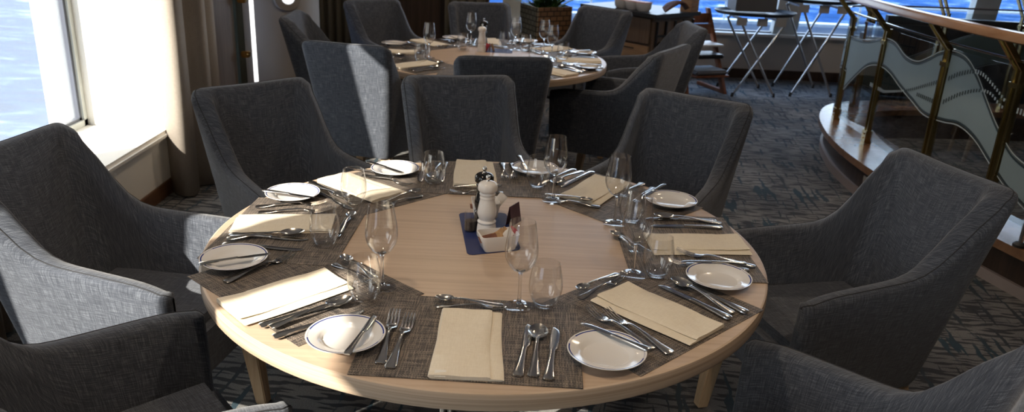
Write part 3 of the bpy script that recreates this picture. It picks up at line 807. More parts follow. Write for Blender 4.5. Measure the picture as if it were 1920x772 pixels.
# the small care label sewn into the front napkin
nf = min((o for o in COL.objects if o.get('category') == 'napkin' and 'near table' in o['label'] and 'front centre' in o['label']), key=lambda o: o.location.y)
bm = bmesh.new(); hexa(bm, [(.120, -.056, .0094), (.1385, -.056, .0060), (.1385, -.034, .0060), (.120, -.034, .0094)], [(.120, -.056, .0102), (.1392, -.056, .0066), (.1392, -.034, .0066), (.120, -.034, .0102)])
o = obj('care_label', bm, 'label_white', nf, smooth=False); o['label'] = 'small woven care label'
for c, b in {'LF': (717, 546), 'F': (973, 581), 'RF': (1186, 522), 'R': (1152, 426), 'BR': (1037, 383)}.items():
    p = at(b[0], b[1] - 6, ZM); lay('near', c, 'empty stemmed wine glass', WG, (p.x, p.y, ZM), 0, 'wine glasses on the near table')
for c, b in {'LF': (684, 570), 'F': (1021, 580), 'RF': (1231, 524), 'R': (1183, 423), 'BR': (1008, 359), 'B': (813, 352), 'BL': (664, 388), 'L': (610, 467)}.items():
    p = at(b[0], b[1] - 8, ZM); lay('near', c, 'empty stemless water tumbler', TU, (p.x, p.y, ZM), 0, 'tumblers on the near table')

# far table: the same laying
DIRS = {'F': -90, 'LF': -135, 'L': 180, 'BL': 135, 'B': 90, 'BR': 45, 'R': 0, 'RF': -45}
for k, (c, a0) in enumerate(DIRS.items()):
    a = D(a0 + random.uniform(-2, 2)); o_ = Vector((math.cos(a), math.sin(a))); r_ = Vector((-o_.y, o_.x))   # r_: diner's right
    def loc(r, t, z=ZM):
        p = T2 + o_ * r + r_ * t; return (p.x, p.y, z)
    S_ = lambda what, proto, l, rz, g: lay('far', c, what, proto, l, rz, g + ' on the far table')
    S_('grey brown woven placemat', PM, loc(.537, 0, TZ + (.0014 if k % 2 == 0 else .0001)), a, 'placemats')
    if c in ('F',): continue
    inw = a + PI
    S_('white bread plate with blue rim line', PP, loc(.62, -.26), a, 'bread plates')
    S_(BKL, BK, loc(.61, -.235, ZP), inw - .1, GB_)
    S_(OF, FK, loc(.57, -.175), inw, GF); S_(IF_, FK, loc(.575, -.145), inw - .05, GF)
    S_('folded cream linen napkin', NPK[k % 3], loc(.575, -.01), inw + random.uniform(-.05, .05), 'napkins')
    S_(KI, KN, loc(.58, .095), inw - .05, GK); S_(SPL, SP, loc(.585, .127), inw, GS); S_(KO, KN, loc(.58, .16), inw, GK)
    S_(DSL, DS, loc(.412, -.02), a - PI / 2 + PI, GDS); S_(DFL, DF, loc(.374, -.02), a + PI / 2, GD)
for c, b in {'LF': (805, 112), 'BL': (883, 87), 'BR': (966, 97), 'R': (1019, 102), 'RF': (1034, 114)}.items():
    p = at(b[0], b[1] - 3, ZM); lay('far', c, 'empty stemmed wine glass', WG, (p.x, p.y, ZM), 0, 'wine glasses on the far table')
for c, b in {'LF': (789, 118), 'BL': (868, 97), 'B': (946, 93), 'BR': (985, 99), 'R': (1055, 116), 'RF': (1003, 122)}.items():
    p = at(b[0], b[1] - 3, ZM); lay('far', c, 'empty stemless water tumbler', TU, (p.x, p.y, ZM), 0, 'tumblers on the far table')

# ------------------------------------------------------------------ centre piece
def bluemat(corners, z, label):
    bm = bmesh.new(); P4 = [Vector(c) for c in corners]; cen = sum(P4, Vector((0, 0))) / 4; pts = []
    for i, p in enumerate(P4):
        a, b = P4[i - 1], P4[(i + 1) % 4]; u, w_ = (a - p).normalized(), (b - p).normalized()
        for t_ in (0, .5, 1):
            q = p + u * .016 * (1 - t_) ** 1.6 + w_ * .016 * t_ ** 1.6; pts.append(q - cen)
    hexa(bm, [(q.x, q.y, 0) for q in pts], [(q.x, q.y, .0015) for q in pts])
    o = obj('condiment_mat', bm, 'blue_vinyl', smooth=False); o.location = (cen.x, cen.y, z); return tag(o, label, 'placemat')
bluemat([(-.097, .205), (.045, .222), (.094, -.055), (-.049, -.108)], TZ + .0002, 'small navy blue mat under the condiments of the near table')
GR = [(0, 0), (.0262, 0), (.0275, .003), (.0275, .020), (.0258, .032), (.0248, .038), (.0262, .041), (.0262, .044), (.0222, .048), (.0222, .051), (.0245, .056), (.0268, .066), (.0262, .078), (.0232, .094), (.0206, .108), (.0212, .110), (.0218, .113), (.0208, .117), (.0208, .120), (.0222, .122), (.0226, .125), (.0205, .129), (.0262, .134), (.0275, .142), (.0262, .150), (.0215, .156), (.012, .160), (.006, .161), (0, .161)]
def grinder(nm, mat, label, loc, bodymat=None):
    r = thing(nm, label, 'grinder', loc)
    bm = bmesh.new(); lathe(bm, smoothprof(GR[1:22], 2), 32, True, True); obj('body', bm, mat, r)
    bm = bmesh.new(); lathe(bm, [(0, .1285)] + smoothprof([(.0200, .1285)] + GR[22:28], 3) + [(0, .161)], 32); obj('turning_head', bm, mat, r)
    bm = bmesh.new(); lathe(bm, [(0, .160)] + smoothprof([(.0052, .160), (.0035, .1645), (.0058, .168), (.0066, .172), (.0045, .1765), (.0022, .178)], 3) + [(0, .178)], 20); obj('knob', bm, 'steel', r)
    return r
gw = at(911.5, 435, TZ); grinder('salt_grinder', 'white_ceramic', 'white wooden salt grinder with steel knob on the blue mat', (-.006, .038, TZ + .0018))
grinder('pepper_grinder', 'black_lacquer', 'black pepper grinder standing directly behind the white one', (-.019, .112, TZ + .0018))
def bowl(label, c, rz):
    bm = bmesh.new()
    def rr(hx, hy, r, z, n=5):
        out = []
        for sx, sy, a0 in ((1, 1, 0), (-1, 1, PI / 2), (-1, -1, PI), (1, -1, 3 * PI / 2)):
            for k in range(n): a = a0 + PI / 2 * k / (n - 1); out.append(bm.verts.new((sx * (hx - r) + r * math.cos(a), sy * (hy - r) + r * math.sin(a), z)))
        return out
    R = [rr(.041, .041, .010, 0), rr(.044, .044, .012, .004), rr(.0535, .0535, .012, .048), rr(.0530, .0530, .0115, .0500), rr(.0502, .0502, .0095, .0500), rr(.0495, .0495, .009, .048), rr(.0405, .0405, .009, .008), rr(.037, .037, .008, .005)]
    bm.faces.new(R[0][::-1])
    for a, b in zip(R, R[1:]):
        for k in range(len(a)): bm.faces.new((a[k], a[(k + 1) % len(a)], b[(k + 1) % len(a)], b[k]))
    bm.faces.new(R[-1])
    o = obj('condiment_bowl', bm, 'white_ceramic'); o.location = (c[0], c[1], TZ + .0018); o.rotation_euler = (0, 0, rz)
    o.scale = (1.0, .62, .9) if 'front' in label else (.78, .66, 1.0)
    return tag(o, label, 'bowl', 'square sugar bowls')
bowl('white square bowl of sugar packets in front of the white grinder', (.029, -.050), D(19))
bowl('white square bowl of sugar packets behind both grinders', (-.016, .188), D(7))
def packet(lab, mat, p, rot, s=1.0):
    bm = bmesh.new(); n = 6
    top = []; bot = []
    for i in range(n + 1):
        for lay_, sg in ((top, 1), (bot, -1)):
            x = -.030 + .06 * i / n; puff = .0035 * math.sin(PI * i / n)
            lay_.append([bm.verts.new((x, y, sg * (.0004 + puff * (1 - (y / .014) ** 2)))) for y in (-.014, -.007, 0, .007, .014)])
    for lay_ in (top, bot):
        for a, b in zip(lay_, lay_[1:]):
            for j in range(4): bm.faces.new((a[j], a[j + 1], b[j + 1], b[j]))
    bmesh.ops.remove_doubles(bm, verts=bm.verts, dist=.0001)
    for i in range(n):
        for j in (0, 4): bm.faces.new((top[i][j], top[i + 1][j], bot[i + 1][j], bot[i][j]))
    for i in (0, n):
        for j in range(4): bm.faces.new((top[i][j], top[i][j + 1], bot[i][j + 1], bot[i][j]))
    o = obj('sugar_packet', bm, mat); o.location = p; o.rotation_euler = rot; o.scale = (s, s, s)
    return tag(o, lab, 'sugar packet', 'sugar packets in the white bowls')
zb = TZ + .030
for lab, mat, dx, dy, rx, ry, rz in [
    ('dark brown sugar packet lying flat at the end of the front bowl', 'sugar_dark', -.030, -.006, .5, .2, .3),
    ('tan sugar packet leaning low in the front bowl', 'sugar_brown', -.012, -.004, .9, .3, .5),
    ('tan sugar packet standing in the middle of the front bowl', 'sugar_brown', -.002, .000, 1.1, .55, .6),
    ('pale tan sugar packet standing tallest in the front bowl', 'sugar_brown', .010, .003, 1.2, .75, .5),
    ('white and tan sweetener packet in the front bowl', 'sugar_white', .020, .000, 1.2, .5, .4),
    ('red sweetener packet upright at the end of the front bowl', 'sugar_red', .032, .004, 1.3, .9, .2)]:
    a = D(19); packet(lab, mat, (.029 + dx * math.cos(a) - dy * math.sin(a), -.05 + dx * math.sin(a) + dy * math.cos(a), zb + .006), (rx, -ry, rz), .82)
packet('white sweetener packet sticking up from the back bowl', 'sugar_white', (.022, .190, TZ + .048), (1.2, -.95, .1), .95)
packet('dark brown sugar packet lying in the back bowl', 'sugar_dark', (-.038, .184, TZ + .030), (.3, .15, .2), .8)
bm = bmesh.new(); hexa(bm, [(-.028, -.011, 0), (.028, -.011, 0), (.028, -.0095, 0), (-.028, -.0095, 0)], [(-.028, -.001, .058), (.028, -.001, .058), (.028, .0005, .058), (-.028, .0005, .058)])
hexa(bm, [(-.028, .011, 0), (.028, .011, 0), (.028, .0095, 0), (-.028, .0095, 0)], [(-.028, .001, .058), (.028, .001, .058), (.028, -.0002, .058), (-.028, -.0002, .058)])
o = obj('tent_card', bm, 'plum_card', smooth=False); pc_ = at(951, 421, TZ); o.location = (pc_.x + .018, pc_.y + .012, TZ + .0018); o.rotation_euler = (0, 0, D(62)); tag(o, 'small dark plum folded table card standing beside the white grinder', 'card')
bm = bmesh.new(); lathe(bm, smoothprof([(.017, 0), (.0185, .002), (.0182, .028), (.0178, .056)], 4), 20, True); 
r = thing('glass_shaker', 'small clear glass shaker tucked against the white grinder', 'shaker', (-.052, .068, TZ + .0018)); obj('jar', bm, 'drink_glass', r)
bm = bmesh.new(); lathe(bm, [(0, .003), (.0165, .003), (.0162, .030), (0, .030)], 20); obj('filling', bm, 'pepper_corn', r)
# far table centre
grinder('salt_grinder', 'white_ceramic', 'white grinder standing at the centre of the far table', tuple(at(903, 97, TZ)[:2]) + (TZ,))
p = at(906, 84, TZ); grinder('pepper_grinder', 'black_lacquer', 'black grinder half hidden behind the white one on the far table', (p.x, p.y, TZ))
p = at(918, 96, TZ)
for k, (dx, dy, m) in enumerate([(-.02, 0, 'sugar_red'), (0, .01, 'sugar_dark'), (.02, 0, 'sugar_brown')]):
    packet(['red sugar packet on the far table', 'dark brown sugar packet on the far table', 'tan sugar packet on the far table'][k], m, (p.x + dx, p.y + dy, TZ + .024), (1.3, -1.1, .4 + k), .9)
o = bluemat([(-.20, 3.12), (.02, 3.12), (.02, 3.28), (-.20, 3.28)], TZ + .0002, 'small navy blue mat under the condiments of the far table')

# ------------------------------------------------------------------ railing, kerb and ledge at right
OUT = [(3.35, -.30), (2.85, .35), (2.55, 1.0), (2.37, 1.6), (2.255, 2.2), (2.212, 2.8), (2.235, 3.28), (2.315, 3.72), (2.42, 4.06), (2.58, 4.36), (2.80, 4.54), (3.15, 4.66), (3.7, 4.72), (4.6, 4.76), (6.0, 4.80)]
OUTS = smoothprof(OUT, 8)
def offset(path, d):
    out = []
    for i, p in enumerate(path):
        a, b = Vector(path[max(i - 1, 0)]), Vector(path[min(i + 1, len(path) - 1)]); t = (b - a).normalized(); n = Vector((t.y, -t.x))
        out.append((p[0] + n.x * d, p[1] + n.y * d))
    return out
def band(pa, pb, z0, z1):
    bm = bmesh.new(); R = []
    for a, b in zip(pa, pb): R.append([bm.verts.new((a[0], a[1], z0)), bm.verts.new((a[0], a[1], z1)), bm.verts.new((b[0], b[1], z1)), bm.verts.new((b[0], b[1], z0))])
    for a, b in zip(R, R[1:]):
        for k in range(4): bm.faces.new((a[k], b[k], b[(k + 1) % 4], a[(k + 1) % 4]))
    bm.faces.new(R[0][::-1]); bm.faces.new(R[-1]); return bm
ZL = .24
struct('wall_kerb', band(offset(OUTS, .055), offset(OUTS, .33), 0, ZL - .045), 'kerb_wood', smooth=True)
struct('trim_8', band(OUTS, offset(OUTS, .345), ZL - .045, ZL), 'ledge_wood', bevel=0)
struct('baseboard_kerb', band(offset(OUTS, .035), offset(OUTS, .056), 0, .055), 'kerb_trim')
rail = thing('railing', 'curved railing with brass posts, wave-etched glass panels and wooden handrail', 'railing', (0, 0, 0))
RAILP = [(3.5, -.15), (3.0, .45), (2.72, 1.05), (2.56, 1.65), (2.475, 2.2), (2.44, 2.8), (2.45, 3.31), (2.475, 3.85), (2.56, 4.15), (2.74, 4.33), (3.0, 4.42), (3.6, 4.49), (4.6, 4.53), (6.0, 4.57)]
RP = smoothprof(RAILP, 8)
def Slen(path):
    S = [0]
    for a, b in zip(path, path[1:]): S.append(S[-1] + math.dist(a, b))
    return S
RS = Slen(RP)
def pt(s, path=RP, S=RS):
    for i in range(len(S) - 1):
        if S[i + 1] >= s: f = (s - S[i]) / (S[i + 1] - S[i]); return Vector((path[i][0] + (path[i + 1][0] - path[i][0]) * f, path[i][1] + (path[i + 1][1] - path[i][1]) * f))
    return Vector(path[-1])
def tang(s): return (pt(s + .02) - pt(s - .02)).normalized()
def hitrail(px, py):
    """where the sight line meets the vertical surface of the glass (first crossing)"""
    d = ray(px, py); best = None
    for i in range(len(RP) - 1):
        a, b = Vector(RP[i]), Vector(RP[i + 1]); e = b - a; q = Vector((CAM.x, CAM.y)); dd = Vector((d.x, d.y))
        den = dd.x * e.y - dd.y * e.x
        if abs(den) < 1e-9: continue
        w_ = a - q; t_ = (w_.x * e.y - w_.y * e.x) / den; u = (w_.x * dd.y - w_.y * dd.x) / den
        if t_ > 0 and -.001 <= u <= 1.001 and (best is None or t_ < best[0]): best = (t_, RS[i] + u * e.length, CAM.z + d.z * t_)
    return (best[1], best[2]) if best else None
s1, s2, s3, s4 = hitrail(1600, 45)[0], hitrail(1667, 50)[0], hitrail(1786, 75)[0], hitrail(1915, 130)[0]
POSTS = [s4 - 1.3, s4 - .65, s4, s3, s2, s1, s1 + .60, s1 + 1.25, s1 + 1.9, s1 + 2.6]
POSTS = [s for s in POSTS if .1 < s < RS[-1] - .1]
for s in POSTS:
    c = pt(s); t_ = tang(s); n = Vector((-t_.y, t_.x)); bm = bmesh.new()     # n points to the outer (dining) side
    for side in (-1, 1):
        q = c + t_ * (side * .021)
        loft_pts = [(q, ZL), (q, .99)]
        hw = .017
        A = [q - n * hw - t_ * .006, q + n * hw - t_ * .006, q + n * hw + t_ * .006, q - n * hw + t_ * .006]
        hexa(bm, [(v.x, v.y, ZL) for v in A], [(v.x, v.y, 1.0) for v in A])
        B = [v + n * .135 for v in A]
        hexa(bm, [(v.x, v.y, .985) for v in A], [(v.x, v.y, 1.135) for v in B])
    E_ = [c - n * .024 - t_ * .032, c + n * .024 - t_ * .032, c + n * .024 + t_ * .032, c - n * .024 + t_ * .032]
    hexa(bm, [(v.x, v.y, ZL) for v in E_], [(v.x, v.y, ZL + .085) for v in E_])
    hexa(bm, [(v.x, v.y, .90) for v in E_], [(v.x, v.y, .925) for v in E_])
    po = obj('post', bm, 'brass', rail, smooth=False)
    bm = bmesh.new()
    for zz in (ZL + .03, ZL + .058):
        q = c + n * .025; tube(bm, [(q.x, q.y, zz), (q.x + n.x * .004, q.y + n.y * .004, zz)], .006, 8)
    obj('screw', bm, 'gold_brass', po)
HP = offset(RP, -.125); bm = bmesh.new()
sec = [(-.034, 1.135), (-.034, 1.165), (-.024, 1.178), (.024, 1.178), (.034, 1.165), (.034, 1.135), (.022, 1.128), (-.022, 1.128)]
R = []
for i, p in enumerate(HP):
    a, b = Vector(HP[max(i - 1, 0)]), Vector(HP[min(i + 1, len(HP) - 1)]); t_ = (b - a).normalized(); n = Vector((t_.y, -t_.x))
    R.append([bm.verts.new((p[0] + n.x * o_, p[1] + n.y * o_, z)) for o_, z in sec])
for a, b in zip(R, R[1:]):
    for k in range(8): bm.faces.new((a[k], b[k], b[(k + 1) % 8], a[(k + 1) % 8]))
bm.faces.new(R[0]); bm.faces.new(R[-1][::-1]); obj('handrail', bm, 'handrail_wood', rail)
bm = bmesh.new(); RD = offset(RP, -.035); tube(bm, [(p[0], p[1], 1.035) for p in RD], .007, 8); obj('rod', bm, 'chrome', rail)
GZ0, GZ1 = ZL + .03, 1.0
def ribbon(st, off):
    """st: (s, zlo, zhi) stations -> thin strip standing off the glass on the dining side"""
    bm = bmesh.new(); R = []
    for s, a, b in st:
        c = pt(s); t_ = tang(s); n = Vector((-t_.y, t_.x)); c1 = c + n * off; c2 = c + n * (off - .0012)
        R.append([bm.verts.new((c1.x, c1.y, a)), bm.verts.new((c1.x, c1.y, b)), bm.verts.new((c2.x, c2.y, b)), bm.verts.new((c2.x, c2.y, a))])
    for a, b in zip(R, R[1:]):
        for k in range(4): bm.faces.new((a[k], b[k], b[(k + 1) % 4], a[(k + 1) % 4]))
    return bm
# wave outlines read off the photograph on the glass surface
def curve(pts):
    q = sorted(h for h in (hitrail(*p) for p in pts) if h); return q
def ev(cv, s):
    if s <= cv[0][0]: return cv[0][1]
    for (a, za), (b, zb_) in zip(cv, cv[1:]):
        if s <= b: f = (s - a) / (b - a); return za + (zb_ - za) * f
    return cv[-1][1]
def smoothcv(cv):
    return [tuple(x) for x in smoothprof(cv, 5)]
TOPC = smoothcv(curve([(1592, 68), (1625, 78), (1657, 74), (1680, 82), (1700, 108), (1722, 118), (1745, 110), (1766, 100), (1790, 99), (1815, 112), (1835, 145), (1852, 190), (1872, 240), (1900, 290), (1935, 320)]))
BOTC = smoothcv(curve([(1583, 166), (1605, 142), (1628, 122), (1650, 120), (1670, 133), (1690, 160), (1712, 186), (1735, 212), (1770, 225), (1800, 232), (1830, 258), (1860, 305), (1890, 350), (1935, 400)]))
DOT1 = smoothcv(curve([(1660, 172), (1700, 170), (1740, 160), (1780, 148), (1805, 138), (1840, 136), (1870, 165), (1895, 200)]))
DOT2 = smoothcv(curve([(1765, 195), (1800, 178), (1835, 170), (1860, 175), (1880, 200)]))
for a, b in zip(POSTS, POSTS[1:]):
    lo, hi = a + .035, b - .035; n_ = 14
    ss = [lo + (hi - lo) * k / n_ for k in range(n_ + 1)]
    bm = ribbon([(s, GZ0, GZ1) for s in ss], .004); gp = obj('glass_panel', bm, 'clear_panel', rail)
    def tz(s):
        if TOPC[0][0] <= s <= TOPC[-1][0]: return min(GZ1 - .01, ev(TOPC, s))
        return .72 + .13 * math.sin(s * 3.4)
    def bz(s):
        if BOTC[0][0] <= s <= BOTC[-1][0]: return max(GZ0 + .01, ev(BOTC, s))
        return .50 + .13 * math.sin(s * 3.4 - .6)
    fine = [lo + (hi - lo) * k / 48 for k in range(49)]
    obj('frosted_wave', ribbon([(s, bz(s), max(bz(s) + .005, tz(s))) for s in fine], .0065), 'frosted_film', gp)
    dk, lt = bmesh.new(), bmesh.new()
    def put(bm_, st):
        q = ribbon(st, .0088); me = bpy.data.meshes.new('t'); q.to_mesh(me); q.free(); bm_.from_mesh(me); bpy.data.meshes.remove(me)
    for fn, sg in ((tz, 1), (bz, -1)):
        put(dk, [(s, fn(s) - .006 - .006 * sg, fn(s) + .006 - .006 * sg) for s in fine])
        put(lt, [(s, fn(s) - .003 + .010 * sg, fn(s) + .003 + .010 * sg) for s in fine])
    for D_ in (DOT1, DOT2):                                  # rows of dots riding the wave, dark on the film and pale on the clear glass
        s = lo + .01; k = 0
        while s < hi - .012:
            if D_[0][0] - .25 <= s <= D_[-1][0] + .25 or s > 4.4 or s < 1.9:
                zc = ev(D_, s) if D_[0][0] - .25 <= s <= D_[-1][0] + .25 else (tz(s) + bz(s)) / 2 + (.05 if D_ is DOT1 else -.06)
                hh = .007 + .006 * math.sin((s - D_[0][0]) * 3.2) ** 2
                if GZ0 + .02 < zc < GZ1 - .02:
                    inside = bz(s) < zc < tz(s)
                    put(dk if inside else lt, [(s, zc - hh, zc + hh), (s + .009, zc - hh, zc + hh)])
            s += .021
    obj('etched_outline', dk, 'film_dark', gp); obj('etched_dots', lt, 'film_light', gp)
bm = BX(-.03, .03, -.004, .0, .08, .15)
p = at(1618, 322, .12); o = obj('socket_plate', bm, 'grey_paint', bevel=.0015)
tt = min(range(len(OUTS)), key=lambda i: abs(OUTS[i][1] - 2.75)); kp = Vector(offset(OUTS, .054)[tt]); tq = Vector(OUTS[tt + 1]) - Vector(OUTS[tt - 1])
o.location = (kp.x, kp.y, 0); o.rotation_euler = (0, 0, math.atan2(tq.y, tq.x) + PI); tag(o, 'small grey socket plate on the dark wooden kerb below the railing', 'socket plate')
# black sofa in the room beyond the railing
so = thing('sofa', 'black leather sofa beyond the glass railing near the far windows', 'sofa', (4.25, 5.75, 0), D(-6))
bm = bmesh.new(); rbox(bm, -.85, .85, -.42, -.20, .12, .86, .07, 4); obj('backrest', bm, 'black_leather', so)
bm = bmesh.new(); rbox(bm, -.70, .70, -.22, .42, .12, .44, .06, 4); obj('seat', bm, 'black_leather', so)
for s in (-1, 1):
    bm = bmesh.new(); rbox(bm, s * .85 - (.0 if s < 0 else .17), s * .85 + (.17 if s < 0 else 0), -.40, .42, .12, .62, .06, 4); obj('armrest', bm, 'black_leather', so)
for sx in (-1, 1):
    for sy in (-1, 1): bm = bmesh.new(); tube(bm, [(sx * .75, sy * .33, 0), (sx * .75, sy * .33, .14)], .022, 10); obj('leg', bm, 'dark_metal', so)

# ------------------------------------------------------------------ tray stands
def stand(label, c, rz, zt, a, b):
    t0 = thing('tray_stand', label, 'tray stand', (c[0], c[1], 0), rz, 'folding tray stands by the far window')
    w, d, hh = .34, .24, zt - .03
    for sy in (-1, 1):
        for sg in (-1, 1):
            bm = bmesh.new(); y = sy * d * (1 if sg > 0 else .9)
            pts = [(-sg * w * .62, y, .012), (sg * w * .50, y, hh - .10), (sg * w * .56, y, hh - .03), (sg * w * .50, y * .98, hh)]
            tube(bm, smoothprof(pts, 4), .0115, 10); lg = obj('leg', bm, 'chrome' if sg > 0 else 'hot_metal', t0)
            bm = bmesh.new(); tube(bm, [(-sg * w * .63, y, 0), (-sg * w * .61, y, .04)], .014, 10); obj('rubber_foot', bm, 'rubber', lg)
    for x0 in (-.19, .16): obj('crossbar', BX(x0, x0 + .03, -d, d, hh - .02, hh), 'dark_metal', t0, smooth=False)
    for x in (-.22, -.02, .16):
        bm = bmesh.new(); box(bm, x - .05, x + .05, -d - .016, -d - .012, hh - .055, hh + .018); obj('strap', bm, 'strap_grey', t0, smooth=False)
    return t0
def tray(label, c, rz, z, rx, ry):
    bm = bmesh.new(); lathe(bm, [(0, 0), (.93, 0), (.985, .018), (1.0, .030), (.99, .032), (.965, .022), (.92, .006), (0, .006)], 56)
    for v in bm.verts: v.co.x *= rx; v.co.y *= ry
    o = obj('serving_tray', bm, 'black_plastic'); o.location = (c[0], c[1], z); o.rotation_euler = (0, 0, rz); return tag(o, label, 'tray', 'black oval trays on the stands')
c1 = at(1393, 172, 0); c2 = at(1502, 172, 0)
z1 = aty(1390, 25, c1.y).z; z2 = aty(1520, 2, c2.y + .02).z
stand('folding chrome tray stand carrying the tray with the dark box', (c1.x + .02, c1.y), D(4), z1, 0, 0)
stand('folding chrome tray stand next to the railing', (c2.x, c2.y), D(4), z2, 0, 0)
tray('black oval tray holding a dark grey box', (c1.x + .01, c1.y), D(4), z1, .40, .31); tray('empty black oval tray beside the railing', (c2.x + .03, c2.y), D(4), z2, .40, .31)
bm = bmesh.new(); rbox(bm, -.20, .20, -.14, .14, 0, .20, .008, 2); bmesh.ops.delete(bm, geom=[], context='VERTS')
bx_ = thing('storage_box', 'dark grey box standing on the black oval tray', 'box', (c1.x - .03, c1.y + .02, z1 + .031), D(4)); obj('box_body', bm, 'grey_box', bx_)
bm = bmesh.new(); rbox(bm, -.207, .207, -.147, .147, .165, .205, .006, 2); obj('lid', bm, 'grey_box', bx_)

# ------------------------------------------------------------------ sideboard with drawers and bottle rack
ZC = .83
cf, cl, cr = at(1230, 27, ZC), at(1137, 13, ZC), at(1308, 21, ZC)
ul = Vector((cl.x - cf.x, cl.y - cf.y)); ang = math.atan2(ul.y, ul.x); lw_ = ul.length
dd_ = .60
sb = thing('sideboard', 'wooden sideboard with black worktop, drawers and bottle rack behind the far table', 'sideboard', (cf.x, cf.y, 0), ang)   # local +x runs along the drawer face, -y into the room's far side
bm = bmesh.new(); box(bm, .02, lw_ + .25, -dd_ + .02, -.02, .06, ZC - .035)
obj('carcass', bm, 'brown_panel', sb, smooth=False)
obj('worktop', BX(-.03, lw_ + .3, -dd_ - .02, .03, ZC - .035, ZC), 'black_plastic', sb, bevel=.004)
obj('plinth', BX(.04, lw_ + .2, -dd_ + .05, -.05, 0, .07), 'dark_metal', sb, smooth=False)
for k, (za, zb_) in enumerate(((.10, .315), (.335, .545))):
    dr = obj('drawer', BX(.05, lw_ + .2, -.022, .0, za, zb_), 'drawer_wood', sb, bevel=.004)
    bm = bmesh.new(); tube(bm, [(.2, .018, zb_ - .03), (.32, .018, zb_ - .03)], .005, 8); obj('handle', bm, 'dark_metal', dr)
obj('drawer', BX(.05, lw_ + .2, -.022, .0, .565, .785), 'brown_panel', sb, bevel=.004)
bm = bmesh.new()
for k in range(4): box(bm, .0, .03, -dd_ + .02, -.04, .09 + .18 * k, .105 + .18 * k)
for k in range(5): box(bm, .0, .03, -dd_ + .03 + k * .128, -dd_ + .045 + k * .128, .09, .76)
obj('bottle_rack', bm, 'dark_metal', sb, smooth=False)
for k in range(3):
    for j in range(4):
        bo = bmesh.new(); lathe(bo, [(0, 0), (.035, 0), (.037, .05), (.02, .075), (.016, .08), (0, .08)], 14)
        ob = obj('bottle_end', bo, 'black_lacquer', sb); ob.location = (.02, -dd_ + .10 + j * .128, .19 + .18 * k); ob.rotation_euler = (0, -PI / 2, 0)
MW = sb.matrix_basis.copy()
MW = Matrix.Translation((cf.x, cf.y, 0)) @ Matrix.Rotation(ang, 4, 'Z')
def onsb(x, y, z): return MW @ Vector((x, y, z))
# white dish with three scalloped compartments
dp = onsb(.20, -.10, ZC)
sd = thing('serving_dish', 'white three-compartment dish with pink napkins on the black worktop', 'dish', tuple(dp), ang)
for k in range(3):
    bm = bmesh.new(); lathe(bm, [(0, 0), (.05, 0), (.066, .02), (.072, .07), (.066, .07), (.060, .02), (0, .012)], 24)
    o = obj('compartment', bm, 'white_ceramic', sd); o.location = (.02 + k * .125, 0, 0)
bm = bmesh.new(); rbox(bm, -.04, .32, -.055, .05, .066, .078, .005, 2); obj('napkin_layer', bm, 'salmon', sd)
bm = bmesh.new(); 
for i in range(11): pass
pth = smoothprof([(-.10, .03), (-.06, .075), (0, .085), (.06, .06), (.11, .012)], 4)
R = []
for y in (-.07, -.035, 0, .035, .07): R.append([bm.verts.new((x, y * (1 + .2 * math.sin(x * 30)), z + .012 * math.cos(y * 30 + x * 20))) for x, z in pth])
for a, b in zip(R, R[1:]):
    for k in range(len(a) - 1): bm.faces.new((a[k], a[k + 1], b[k + 1], b[k]))
o = obj('folded_cloth', bm, 'brown_cloth'); q = onsb(-.005, -.27, ZC + .012); o.location = q; o.rotation_euler = (0, 0, ang + .9); o.modifiers.new('thickness', 'SOLIDIFY').thickness = .012; tag(o, 'dark brown cloth heaped on the black worktop beside the dish', 'cloth')
q = onsb(.02, -.50, ZC)
cb = thing('wooden_caddy', 'light slatted wooden caddy at the corner of the black worktop', 'caddy', tuple(q), ang)
for sy in (-1, 1): bm = bmesh.new(); box(bm, -.06, .06, sy * .05 - .005, sy * .05 + .005, 0, .16); obj('side_panel', bm, 'drawer_wood', cb, smooth=False)
bm = bmesh.new(); box(bm, -.06, .06, -.045, .045, 0, .008)
for k in range(4): box(bm, -.062, -.055, -.045, .045, .02 + k * .036, .045 + k * .036); box(bm, .055, .062, -.045, .045, .02 + k * .036, .045 + k * .036)
obj('slat_panel', bm, 'drawer_wood', cb, smooth=False)

# ------------------------------------------------------------------ wooden high chair
hp = at(1318, 178, 0)
hc = thing('high_chair', 'red brown wooden high chair with grey cushion beside the sideboard', 'high chair', (hp.x - .06, hp.y + .26, 0), D(22))
for s in (-1, 1):
    bm = bmesh.new(); hexa(bm, [(s * .22 - .018, -.27, 0), (s * .22 + .018, -.27, 0), (s * .22 + .018, -.20, 0), (s * .22 - .018, -.20, 0)], [(s * .16 - .018, .10, .79), (s * .16 + .018, .10, .79), (s * .16 + .018, .15, .79), (s * .16 - .018, .15, .79)]); obj('side_post', bm, 'red_beech', hc, bevel=.004)
    bm = bmesh.new(); hexa(bm, [(s * .22 - .018, -.25, 0), (s * .22 + .018, -.25, 0), (s * .22 + .018, .22, 0), (s * .22 - .018, .22, 0)], [(s * .22 - .018, -.25, .035), (s * .22 + .018, -.25, .035), (s * .22 + .018, .22, .035), (s * .22 - .018, .22, .035)]); obj('floor_runner', bm, 'red_beech', hc, bevel=.004)
for zc, yc, m in ((.70, .075, 'red_beech'), (.60, .03, 'red_beech')):
    bm = bmesh.new(); rbox(bm, -.165, .165, yc - .012, yc + .012, zc - .05, zc + .045, .006, 2); obj('back_slat', bm, m, hc)
bm = bmesh.new(); rbox(bm, -.18, .18, -.20, .06, .455, .475, .006, 2); obj('tray_board', bm, 'white_paint', hc)
bm = bmesh.new(); rbox(bm, -.17, .17, -.24, .0, .345, .385, .012, 3); obj('dark_pad', bm, 'black_leather', hc)
bm = bmesh.new(); rbox(bm, -.18, .18, -.32, -.02, .20, .245, .016, 3); obj('seat_cushion', bm, 'grey_cushion', hc)
